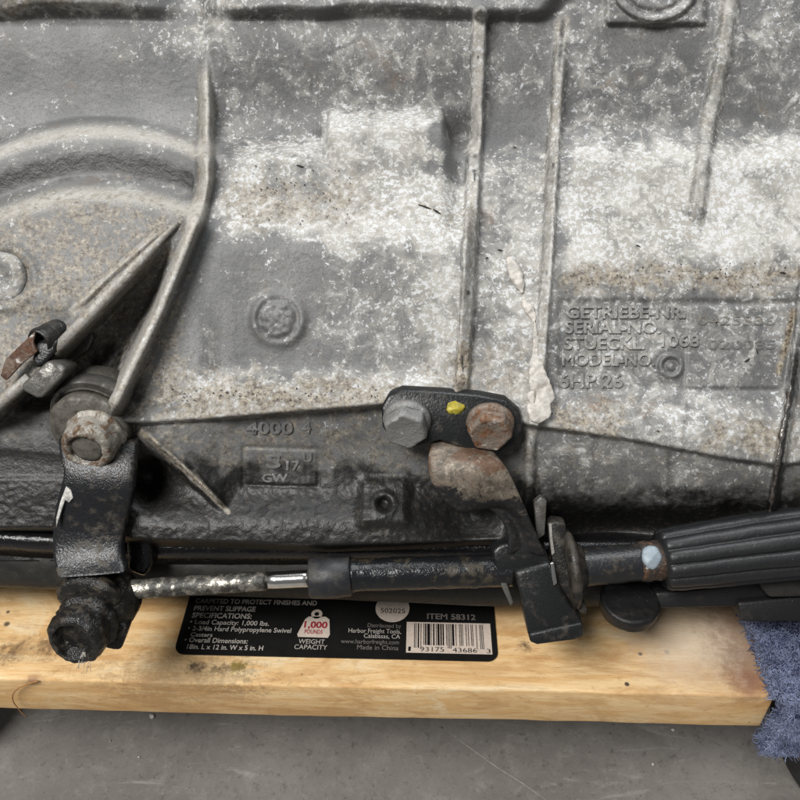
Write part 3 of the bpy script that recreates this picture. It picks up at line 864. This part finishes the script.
# worn plug at the left edge
PL = part(GB, 'plug', lathe(pt(4, 278, H(30, 265)-2.5), (.0, -.1, 1), [(9.5, 0), (9.2, 3), (8, 3.6), (6, 3.2), (0.5, 3.0)], 40, jit=.35), CASE, mask=(.5, .1, .4))

# diagonal cast rod
for pth, rad in ((((178, 222), (150, 251), (120, 283), (88, 317), (54, 352)), [.6, 1.6, 1.9, 2.1, 2.2]), (((30, 378), (16, 390), (2, 402), (-30, 430)), [2.2, 2.2, 2.2, 2.2])):
    part(GB, 'diagonal_rod', tube([pt(x, y, H(x, y)+1.2) for x, y in pth], rad, 20, .14), CASE, mask=(.3, .10, .55, .6))

# clip sleeve, black boot and brown tab on the rod
GREYM = m_grimy('grimy_grey_metal', (.12, .115, .105), (.035, .03, .025), 260, (.35, .7), .0004, (.45, .62), .5)
BLACKR = m_grimy('oily_black_rubber', (.011, .011, .012), (.045, .038, .03), 320, (.33, .72), .0007, (.52, .72))
BROWN = m_rusty('brown_rusted_sheet', (.11, .075, .055), (.10, .045, .025))
hb = H(45, 372) + 4
hb = max(H(45, 372), H(54, 352), H(30, 378)) + 1
part(GB, 'clip_sleeve', prism([(21, 385), (47, 361), (56, 362), (66, 368), (63, 377), (42, 398), (36, 398), (23, 391)], hb+4.5, (0, .002, -.011)), GREYM, bevel=.9)
part(GB, 'clip_boot', lathe(pt(47, 338, hb-1), (-.35, -.45, .8), fine([(4.2, -8), (4.9, -6), (5.0, 3), (4.4, 4.2), (3.6, 4.2), (3.2, 1), (.3, 0)]), 32, jit=.25), BLACKR)
part(GB, 'clip_arm', prism([(36, 342), (58, 340), (56, 352), (44, 366), (34, 370), (31, 360)], hb+2.5, (0, .003, -.008)), BLACKR, bevel=1.5)
part(GB, 'clip_tab', prism([(0, 376), (5, 360), (18, 347), (36, 330), (33, 343), (37, 352), (22, 364), (6, 381)], hb+4, (0, .0005, -.0016)), BROWN, bevel=.35)
part(GB, 'clip_end', prism([(72, 346), (90, 332), (93, 338), (88, 350), (72, 362), (66, 358)], H(80, 350)+4, (0, .002, -.008)), GREYM, bevel=.8)

# white sealant run
SEAL = m_plain('white_sealant', (.48, .45, .41), .5, 0, 420, .35, .7, .0006)
for nm, sp, fl_ in (('sealant_drip', [(509, 257, 2.5), (511, 264, 6), (515, 273, 7), (519, 283, 6), (521, 290, 2.5), (522, 294, .8)], .55),
                    ('sealant_drip', [(524, 297, 1), (526, 304, 4.5), (530, 311, 5.5), (534, 318, 2.6), (535, 323, .8)], .4),
                    ('sealant_smear', [(535, 322, .8), (536, 336, 2), (536.5, 350, 3), (536, 362, 5.5), (538, 376, 9), (541, 392, 12), (540, 407, 12), (536, 417, 9), (534, 422, 3)], .16)):
    ys_ = np.arange(sp[0][1], sp[-1][1]+.1, 1.3)
    sx_ = np.interp(ys_, [q[1] for q in sp], [q[0] for q in sp]); sr_ = np.interp(ys_, [q[1] for q in sp], [q[2] for q in sp])
    part(GB, nm, tube([pt(x, y, max(H(x, y), H(x+3, y)-1.5, H(x-3, y)-1.5)+.7) for x, y in zip(sx_, ys_)], [r_*.375*(1+.35*mnoise.noise(Vector((y*.12, 3, 1)))) for y, r_ in zip(ys_, sr_)], 28, .45, 420, flat=fl_), SEAL, casing)

# ------------------------------------------------------------------ oil pan and its flange (black)
PANM = m_grimy('oily_black_pan', (.008, .008, .009), (.03, .027, .022), 260, (.20, .55), .0006, (.52, .74))
PAND = m_grimy('dusty_pan_side', (.013, .0125, .0115), (.03, .027, .022), 140, (.55, .8), .0004)
def sheet(name, rows, mat, x0=-190, x1=1000, n=80, parent=None, jit=.25):
    V, F = [], []
    for i in range(n+1):
        x = x0+(x1-x0)*i/n
        for f in rows:
            y, w = f(x) if callable(f) else f
            p = pt(x, y, w); V.append(p + mnoise.noise_vector(p*180)*jit*MM)
    m = len(rows)
    for i in range(n):
        for j in range(m-1): F.append((i*m+j, i*m+j+1, (i+1)*m+j+1, (i+1)*m+j))
    # give it real thickness: a back sheet 30 mm further in
    k = len(V); V += [v + BACK*.03 for v in V]
    F += [(a+k, d_+k, c_+k, b_+k) for a, b, c_, d_ in F]
    for i in range(n):
        for j in (0, m-1): F.append((i*m+j, (i+1)*m+j, k+(i+1)*m+j, k+i*m+j))
    for i in (0, n):
        for j in range(m-1): F.append((i*m+j, i*m+j+1, k+i*m+j+1, k+i*m+j))
    return part(GB, name, (V, F), mat, parent)
sl = lambda x: np.interp(x, [-200, 0, 140, 500, 700, 1000], [-6, -5, 4, 5, 5, -4])
pan = sheet('pan_flange', [lambda x: (526+sl(x), -26), lambda x: (534+sl(x), -10), lambda x: (537.5+sl(x), -6.5), lambda x: (545+sl(x), -6), lambda x: (552+sl(x), -7), lambda x: (554+sl(x), -11), lambda x: (560+sl(x), -13)], PANM)
sb = lambda x: float(np.interp(x, [-200, 0, 150, 350, 480, 700, 1000], [583, 587, 594, 600, 606, 607, 600]))
side = sheet('oil_pan', [lambda x: (556+sl(x), -14), lambda x: (570+sl(x), -15), lambda x: (sb(x)-8, -17), lambda x: (sb(x)-2, -19), lambda x: (sb(x), -24), lambda x: (sb(x), -34)], PAND)
# pan body reaching down to the board
lo = pt(-150, 600, -34); 
zc = -0.090
V = []
Mi = M.inverted()
for z in (Z_TOP+.0012, -0.07):
    for x, y in ((-.19, .0), (.23, .0), (.23, .15), (-.19, .15)):
        V.append(Mi @ Vector((x, y + (0.004 if z < -.08 else 0), z)))
part(GB, 'pan_bottom', (V, [(0,3,2,1),(4,5,6,7),(0,1,5,4),(1,2,6,5),(2,3,7,6),(3,0,4,7)]), PANM, bevel=3)
# rounded bolt lobe and rails on the right
LOBE = m_grimy('black_plastic', (.008, .008, .0085), (.024, .02, .017), 200, (.5, .7), .0003, (.5, .7))
part(GB, 'pan_lobe', lathe(pt(630, 601, -9), UP, fine([(9, -5.0), (11.0, -4.6), (11.3, -1.2), (11.3, .4), (10.6, 1.1), (5, 1.2), (.4, 1.2)], .8), 56, jit=.2), LOBE)
part(GB, 'pan_rail', prism([(655, 593), (700, 589), (760, 580), (830, 572), (830, 598), (765, 607), (660, 609)], -8, (0, .006, -.02)), LOBE, bevel=1.2)
part(GB, 'pan_rail', prism([(738, 603), (830, 594), (830, 622), (742, 622)], -5, (0, .006, -.02)), LOBE, bevel=1)
part(GB, 'pan_clip', prism([(757, 574), (800, 568), (840, 566), (840, 597), (770, 599), (762, 590)], -2, (0, .006, -.014)), PAND, bevel=1.5)
# glossy connector behind the lever
GLOSS = m_plain('glossy_black_plastic', (.008, .008, .010), .12, 0, 160, .2, .8, .0012)
part(GB, 'connector', prism([(124, 530), (150, 536), (152, 566), (146, 580), (126, 572)], 0, (0, .004, -.014)), GLOSS, bevel=2.5)

# ------------------------------------------------------------------ cable bracket bolted under the lip
BR = m_grimy('worn_black_bracket', (.012, .0125, .013), (.045, .037, .028), 280, (.32, .65), .0004, (.52, .72), .15)
BRL = m_rusty('bare_grey_steel', (.24, .225, .205), (.13, .075, .045), (.55, .72))
def m_hood():
    q = NT('scuffed_steel_hood')
    n1 = q.noise(120, 4, .75, .6); n2 = q.noise(420, 3, .7); n3 = q.noise(60, 3, .7, .5, q.map((1, 1, 1), loc=(5, 2, 7)))
    c = q.mix(q.rng(n1, .40, .60), (.24, .22, .19), (.085, .08, .075))
    c = q.mix(q.rng(n3, .54, .62, 0, .9), c, (.12, .06, .032))
    c = q.mix(q.rng(n2, .56, .70, 0, .8), c, (.36, .345, .32))
    c = q.mix(q.rng(n2, .30, .42, .7, 0), c, (.04, .036, .03))
    return q.fin(c, q.rng(n1, .3, .7, .4, .7), .25, q.bump(q.math('ADD', n1, n2), .5, .0007))
HOOD = m_hood()
wb_ = 17
brk = part(GB, 'cable_bracket', prism([(382, 428), (381, 408), (388, 396), (402, 391), (440, 393), (478, 396), (505, 401), (520, 414), (523, 430), (515, 446), (498, 455), (470, 452), (440, 441), (418, 447), (396, 446)], wb_, Vector((.1, .56, -.82))*.0045), BR, bevel=1.0)
def bolt(x, y, w, mat, r=8.2, rot=0.0):
    c = pt(x, y, w)
    o = part(GB, 'bolt', lathe(c, AX, [(r*1.16, -1), (r*1.16, .8), (r*1.02, 1.8), (r*.98, 1.9)], 40, jit=.2), mat, brk)
    V, F = lathe(c, AX, fine([(r*1.0, 1), (r*1.0, 5.4), (r*.95, 6.3), (r*.86, 6.8), (r*.78, 6.7), (r*.4, 6.3), (.4, 6.2)], .8), 60)
    e1, e2, a_ = frame(AX)
    for k, p in enumerate(V):
        d = p-c; h = d.dot(a_); q = d-a_*h; th = math.atan2(q.dot(e2), q.dot(e1))+rot
        m6 = (th % (math.pi/3))-math.pi/6
        g = min(1.075, .935/math.cos(m6))
        V[k] = c + a_*h + q*g + fjit(p, 420, .16)
    part(GB, 'bolt_head', (V, F), mat, brk)
    return o
BOLT1 = m_rusty('grey_bolt', (.20, .20, .195), (.13, .075, .045), (.56, .70))
BOLT2 = m_rusty('rusty_bolt', (.20, .165, .135), (.16, .072, .032), (.42, .60))
bolt(407, 421, wb_, BOLT1, 7.4, .3); b2 = bolt(490, 424, wb_, BOLT2, 7.4, .1)
YEL = m_plain('yellow_paint', (.42, .35, .04), .6, 0, 500, .5, .6)
part(GB, 'paint_mark', lathe(pt(455, 408, wb_+.3), (.05, -.3, .95), [(2.9, 0), (2.6, .4), (.3, .55)], 16, jit=1.1, jscale=450, sx=1.1, sy=.9), YEL, brk)
# bent arm of the bracket: bare rusty steel on top, black paint further down
rows = [(434, 438, 13, 488, 441, 12), (429.5, 452, 18, 493, 451, 17), (428, 462, 20, 497, 457, 19), (428.5, 473, 21, 502, 463, 20), (432, 487, 20.5, 507, 470, 20), (440, 499, 19, 512, 478, 19), (451, 509, 17, 516, 487, 18), (463, 516, 14, 520, 496, 17),
        (473, 510, 13, 523, 504, 16), (483, 507, 12.5, 527, 512, 15), (493, 511, 12, 530, 520, 14), (501, 520, 11.5, 534, 528, 13), (507, 532, 11, 538, 538, 12), (509, 544, 10.5, 542, 547, 11), (506, 557, 10, 546, 557, 10)]
NC = 11
V, F = strip(rows, 2.8, cols=NC, bow=0)
tone = []
for k, v in enumerate(V):
    kk = k % (len(rows)*NC); rr, cc = kk//NC, kk % NC; sx_ = cc/(NC-1)
    fold = .5+.5*math.tanh((sx_-.42-.03*rr)*9)                       # crease: right flank stands proud
    bulge = 2.6*math.exp(-((rr-3.2)/2.6)**2)*(1-(2*sx_-1)**2)
    V[k] = v + Vector((0, 0, (1.6*fold*min(1, rr/5) + bulge - 1.6*math.exp(-((sx_-.45)/.2)**2)*min(1, max(0, rr-6)/3))*MM)) + fjit(v, 130, .5)
    line_ = 5.2 + 4.0*(sx_-.35)
    bare = 1/(1+math.exp((rr-line_)*1.6)); bare = max(bare, (sx_ > .72)*(.75 - .05*rr)); tone.append(bare)
def m_arm():
    q = NT('worn_bracket_arm')
    at = q.n('ShaderNodeAttribute', attribute_name='tone')
    n1 = q.noise(150, 4, .75, .6); n2 = q.noise(520, 3, .7); n3 = q.noise(60, 3, .7, .5, q.map((1, 1, 1), loc=(5, 2, 7)))
    c = q.mix(q.rng(n1, .40, .62), (.19, .155, .12), (.085, .072, .058))
    c = q.mix(q.rng(n3, .50, .60, 0, .85), c, (.105, .056, .032))
    c = q.mix(q.rng(n2, .56, .70, 0, .7), c, (.28, .255, .22))
    c = q.mix(q.rng(n2, .30, .44, .7, 0), c, (.035, .03, .025))
    f = q.rng(q.math('ADD', at.outputs['Fac'], q.math('MULTIPLY', q.math('SUBTRACT', n1, .5), 2.2)), .34, .60)
    c = q.mix(f, q.mix(q.rng(n2, .5, .7), (.011, .011, .012), (.035, .03, .025)), c)
    return q.fin(c, q.rng(n1, .3, .7, .4, .65), q.math('MULTIPLY', f, .2), q.bump(q.math('ADD', n1, n2), .4, .0006), spec=.35)
arm_o = part(GB, 'bracket_arm', (V, F), m_arm(), brk, sub=1)
arm_o.data.attributes.new('tone', 'FLOAT', 'POINT').data.foreach_set('value', np.array(tone, dtype=np.float32))
part(GB, 'bracket_tab', prism([(534, 503), (541, 497), (547, 501), (545, 535), (537, 541)], 6, (0, .001, -.003)), GREYM, brk, bevel=.5)
part(GB, 'cable_clamp', prism([(492, 552), (500, 545), (531, 539), (546, 552), (552, 566), (548, 572), (514, 574), (497, 576)], 9, (0, .004, -.012)), BR, brk, bevel=1.6)
part(GB, 'clamp_foot', prism([(514, 572), (551, 563), (558, 585), (572, 607), (584, 624), (582, 636), (560, 640), (537, 644), (529, 640), (524, 612)], 11, (0, .006, -.016)), BR, brk, bevel=1.6)
part(GB, 'clamp_foot_lip', prism([(529, 634), (582, 623), (584, 627), (583, 637), (575, 640), (537, 645), (530, 642)], 12.2, (0, .001, -.004)), BR, brk, bevel=.7)
part(GB, 'clamp_plate', prism([(548, 526), (553, 522), (566, 524), (568, 560), (577, 592), (588, 610), (586, 616), (578, 612), (560, 590), (554, 575)], 7, (0, .002, -.005)), m_grimy('brown_black_plate', (.013, .012, .011), (.04, .034, .026), 260, (.3, .6)), brk, bevel=.7)
CHROME = m_plain('bright_steel', (.78, .77, .74), .18, 1.0, 300, .15, .25)
part(GB, 'bright_edge', prism([(550.5, 563), (554, 563), (557.5, 583), (554, 586), (552, 578)], 11.6, (0, .0004, -.002)), CHROME, brk, bevel=.25)
part(GB, 'bright_edge', prism([(549, 525), (552, 524), (553, 540), (555, 553), (552, 556), (550, 540)], 8.2, (0, .0004, -.002)), BRL, brk, bevel=.25)
part(GB, 'clamp_pin', prism([(497, 572), (503, 570), (508, 586), (514, 603), (511, 607), (502, 588)], 8, (0, .001, -.004)), GREYM, brk, bevel=.6)

# ------------------------------------------------------------------ selector lever
LEV = m_grimy('grimy_black_lever', (.0145, .015, .0165), (.05, .041, .030), 330, (.26, .6), .0005, (.50, .70), .2)
LEVD = m_grimy('greasy_lever_end', (.011, .0105, .010), (.06, .048, .034), 420, (.20, .55), .0014, (.48, .68))
SL = Thing('selector_lever', pt(95, 430, 8), 'black greasy selector lever with a corroded nut on top and rubbery ball end', 'lever')
WASH = m_grimy('worn_grey_washer', (.16, .15, .13), (.035, .029, .022), 210, (.38, .65), .0005, (.40, .60), .4)
CORR = m_rusty('corroded_nut', (.30, .28, .245), (.12, .068, .034), (.44, .60))
hw_ = 9
hub = part(SL, 'shaft_boss', lathe(pt(99, 416, hw_-6), AX, [(15.8, -10), (16, 4), (15.4, 5), (14.9, 5.2), (14.6, 4.8)], 56, jit=.15), WASH)
part(SL, 'washer', lathe(pt(98, 419, hw_-5), AX, [(14.7, 2), (15.0, 7.2), (14.2, 8.4), (11.5, 9.2), (10, 9.5)], 56, jit=.25), WASH)
arm_rows = [(57, 438, 12, 136, 442, 12), (58, 456, 15, 135, 460, 15), (63, 472, 16.5, 134, 474, 16.5), (60, 488, 16.5, 133, 490, 16.5), (54, 508, 15, 130, 508, 15), (51.5, 530, 13.5, 124, 528, 13.5), (51, 550, 13.5, 121, 548, 13.5), (53, 566, 15.5, 122, 562, 15.5), (57, 580, 18.5, 126, 574, 18.5)]
part(SL, 'arm', strip(arm_rows, 5.5, Vector((0, .35, -.94)), 9, .8), LEV, bevel=1.3, sub=1)
part(SL, 'wear_mark', prism([(66, 486), (71, 490), (73, 498), (69, 503), (65, 500), (61, 512), (58.5, 520), (56, 528), (56, 518), (60, 502)], 16.7, (0, .0003, -.0012)), m_plain('bare_worn_metal', (.50, .49, .46), .5, .4, 500, .5, .6), bevel=.2)
nut = part(SL, 'nut', lathe(pt(97, 434, hw_+3), AX, fine([(10.6, -2), (10.6, 1.0), (9.6, 2), (9.3, 8.2), (8.6, 9.6), (7.4, 10.2), (6.2, 9.9), (5.7, 8.4)]), 60, jit=.6, jscale=330), CORR)
part(SL, 'stud_end', lathe(pt(97, 434, hw_+3), AX, [(5.8, 4), (5.6, 8.7), (4.6, 9.1), (.4, 9.0)], 32, jit=.2), WASH, nut)
part(SL, 'boss_rim', lathe(pt(100, 414, hw_-5), AX, [(16.4, -2), (17.0, 3.6), (16.7, 4.4), (16.2, 4.4)], 60, jit=.1), GREYM)
# ball joint end
EA = Vector((-.14, -.40, .90)).normalized()
part(SL, 'ball_cup', lathe(pt(109, 602, 5), EA, fine([(5, -11), (8, -9.5), (10.2, -6), (11.2, -1), (11.2, 3), (10.0, 7), (7.0, 10)]), 72, jit=.5, jscale=170), LEVD)
boot = part(SL, 'ball_boot', lathe(pt(92, 617, 12), EA, fine([(9.6, -4), (10.8, 0), (11.4, 3.0), (11.2, 4.2), (9.8, 5.0), (10.2, 7), (10.3, 10), (9.8, 12.4), (8.8, 13.8), (7.4, 14.0), (6.4, 12.4), (5.0, 10.8), (3, 10.6), (.4, 10.8)], .45), 80, jit=.65, jscale=230), LEVD)
part(SL, 'boot_fold', lathe(pt(91, 594, 12), EA, fine([(10.0, -3), (11.8, -.6), (12.1, 1.6), (11.2, 3.2), (9.6, 3.8)]), 64, jit=.45, jscale=220, sy=.75), LEVD)
part(SL, 'ball_tab', prism([(100, 628), (122, 622), (128, 630), (121, 651), (113, 651), (104, 649)], 13, (0, .005, -.009)), LEVD, bevel=1.2)
# grease hairs hanging off the boot
V, F = [], []
for i in range(9):
    x = 85+random.uniform(-5, 8); p0 = pt(x, 652, 22); p1 = pt(x-1+random.uniform(-6, 4), 662+random.uniform(0, 14), 21); mid = p0.lerp(p1, .5)+Vector((random.uniform(-.001, .001), 0, 0))
    v, f = tube([p0, mid, p1], .09, 5); k_ = len(V); V += v; F += [tuple(q+k_ for q in g) for g in f]
h_ = part(SL, 'grease_hair', (V, F), m_plain('pale_hair', (.5, .46, .40), .6)); h_['kind'] = 'stuff'

# ------------------------------------------------------------------ shift cable
SC = Thing('shift_cable', pt(400, 575, 3), 'shift cable with bright rod end and ribbed black sheath, clamped in the bracket', 'cable')
RODM = m_grimy('oily_steel_rod', (.36, .335, .29), (.02, .018, .014), 330, (.28, .5), .0006, (.38, .52), .95)
part(SC, 'rod', tube(lerp_path(pt(120, 590, 4), pt(266, 581, 4), 60), 3.6, 24, .22, 260), RODM)
part(SC, 'polished_rod', tube(lerp_path(pt(264, 580.7, 4), pt(316, 578, 4), 5), 3.15, 28), CHROME)
COLM = m_grimy('dark_rubber_collar', (.016, .017, .020), (.04, .036, .03), 240, (.42, .65), .0003)
A_, B_ = pt(310, 578, 4), pt(352, 575.5, 4)
part(SC, 'collar', lathe(A_, B_-A_, [(4, -.2), (7.2, -.1), (7.7, .8), (7.7, 4), (7.95, 5), (7.95, 11), (7.6, 12), (7.6, 14.8), (7.0, 15.4), (4, 15.4)], 40, jit=.12), COLM)
part(SC, 'sleeve', tube(lerp_path(pt(350, 575, 4), pt(512, 570, 3), 50), [6.5]*2+[6.1]*48, 26, .3, 200), m_grimy('oily_dark_sleeve', (.010, .0105, .012), (.05, .04, .025), 260, (.22, .55), .0006, (.50, .68)))
A_, B_ = pt(570, 569, 2), pt(650, 561, 2)
part(SC, 'seat_ring', lathe(A_, B_-A_, [(6, -2), (14.0, -2), (14.8, -1), (14.8, .6), (13.4, 1.6), (10.5, 2.4), (9, 4.4), (7, 5)], 48, jit=.25), m_grimy('brown_black_ring', (.013, .012, .011), (.045, .037, .028), 220, (.35, .65)))
part(SC, 'tube_end', tube(lerp_path(A_, B_, 24), 7.0, 30, .2, 200), m_grimy('oily_tube', (.015, .0155, .017), (.075, .058, .036), 240, (.32, .62), .0005, (.50, .68)))
part(SC, 'corroded_band', tube(lerp_path(pt(638, 562, 2), pt(664, 559.5, 2), 10), [7.1, 7.3, 7.5, 7.5, 7.4, 7.3, 7.4, 7.5, 7.3, 7.1], 30, .3, 400), m_rusty('rust_ring', (.04, .034, .03), (.11, .052, .026), (.46, .60)))
part(SC, 'white_patch', lathe(pt(652, 557, 9.1), (0, .12, 1), [(4.5, -.9), (4.2, .1), (3.2, .45), (.3, .6)], 26, jit=.5, jscale=330, sx=.82, sy=1.0), m_plain('bluish_white_plastic', (.27, .32, .36), .5, 0, 300, .3, .4))
SHE = m_grimy('ribbed_black_sheath', (.014, .0145, .0155), (.045, .038, .03), 220, (.42, .65), .0003, (.56, .74))
A_, B_, C_ = pt(661, 560, 2), pt(760, 547, 3), pt(960, 522, 5)
ph = lerp_path(A_, B_, 22) + lerp_path(B_, C_, 20)[1:]
part(SC, 'sheath', tube(ph, [10.4]+[11.0]*2+[11.3+.075*k_ for k_ in range(len(ph)-3)], 170, .22, 120, flute=.17, nfl=12), SHE)

# ------------------------------------------------------------------ loose grit, flakes and twigs lying on the casting
DEB = m_plain('dark_grit', (.045, .03, .02), .85, 0, 900, .6, .5)
V, F = [], []
spots = [(300, 166, 7, .3), (425, 207, 14, .35), (437, 212, 9, .6), (515, 147, 3, .2), (500, 250, 5, .1), (487, 258, 3, 0), (638, 246, 5, .4), (716, 278, 5, .1), (783, 273, 6, .2), (658, 431, 3, .4), (757, 351, 5, 1.4), (747, 360, 6, 2.6), (550, 412, 7, .7)]
for _ in range(46): spots.append((random.uniform(165, 380), random.uniform(385, 402), random.uniform(.8, 2), random.uniform(0, 3)))
for _ in range(40): spots.append((random.uniform(235, 350), random.uniform(165, 225), random.uniform(.8, 2), random.uniform(0, 3)))
for _ in range(40): spots.append((random.uniform(565, 790), random.uniform(262, 292), random.uniform(.8, 2), random.uniform(0, 3)))
for x, y, L, a_ in spots:
    dx, dy = math.cos(a_)*L/2, math.sin(a_)*L/2
    rr = .16+.03*min(L, 8)
    path = [pt(x-dx, y-dy, H(x, y)+.35), pt(x, y+random.uniform(-1, 1)*L*.1, H(x, y)+.6), pt(x+dx, y+dy, H(x, y)+.35)]
    v, f = tube(path, [rr*.6, rr, rr*.4], 6, .12, 900); k_ = len(V); V += v; F += [tuple(q+k_ for q in g) for g in f]
g_ = mk('grit', V, F, DEB, None); g_.matrix_world = M
tag(g_, 'dark grit and plant crumbs lying on the grey casting', 'grit', 'stuff')
scr = [ray_z(x, y, Z_FLOOR+.0003) for x, y in ((446, 730), (470, 748), (498, 768), (522, 783), (552, 804))]
V, F = [], []
for i, p in enumerate(scr):
    w_ = .00022*(1 if 0 < i < 4 else .3); V += [p+Vector((w_, w_, 0)), p-Vector((w_, w_, 0))]
    if i: F.append((2*i-2, 2*i-1, 2*i+1, 2*i))
sc_ = mk('scratch', V, F, m_plain('scratched_concrete', (.30, .285, .26), .8), fl, smooth=False)
# crumbs on the floor
CR = m_plain('pale_crumb', (.6, .58, .55), .8)
V, F = [], []
for x, y, L in ((152, 716, 5), (139, 757, 2), (653, 764, 2), (110, 741, 1.6), (673, 730, 3)):
    p = ray_z(x, y, Z_FLOOR+.0006)
    v, f = lathe(p, (0, 0, 1), [(.5*L*.35, -.5), (L*.35, 0), (.3*L*.35, .5)], 7, jit=.5, jscale=900); k_ = len(V); V += v; F += [tuple(q+k_ for q in g) for g in f]
tag(mk('floor_crumbs', V, F, CR), 'pale crumbs scattered on the concrete floor', 'crumbs', 'stuff')
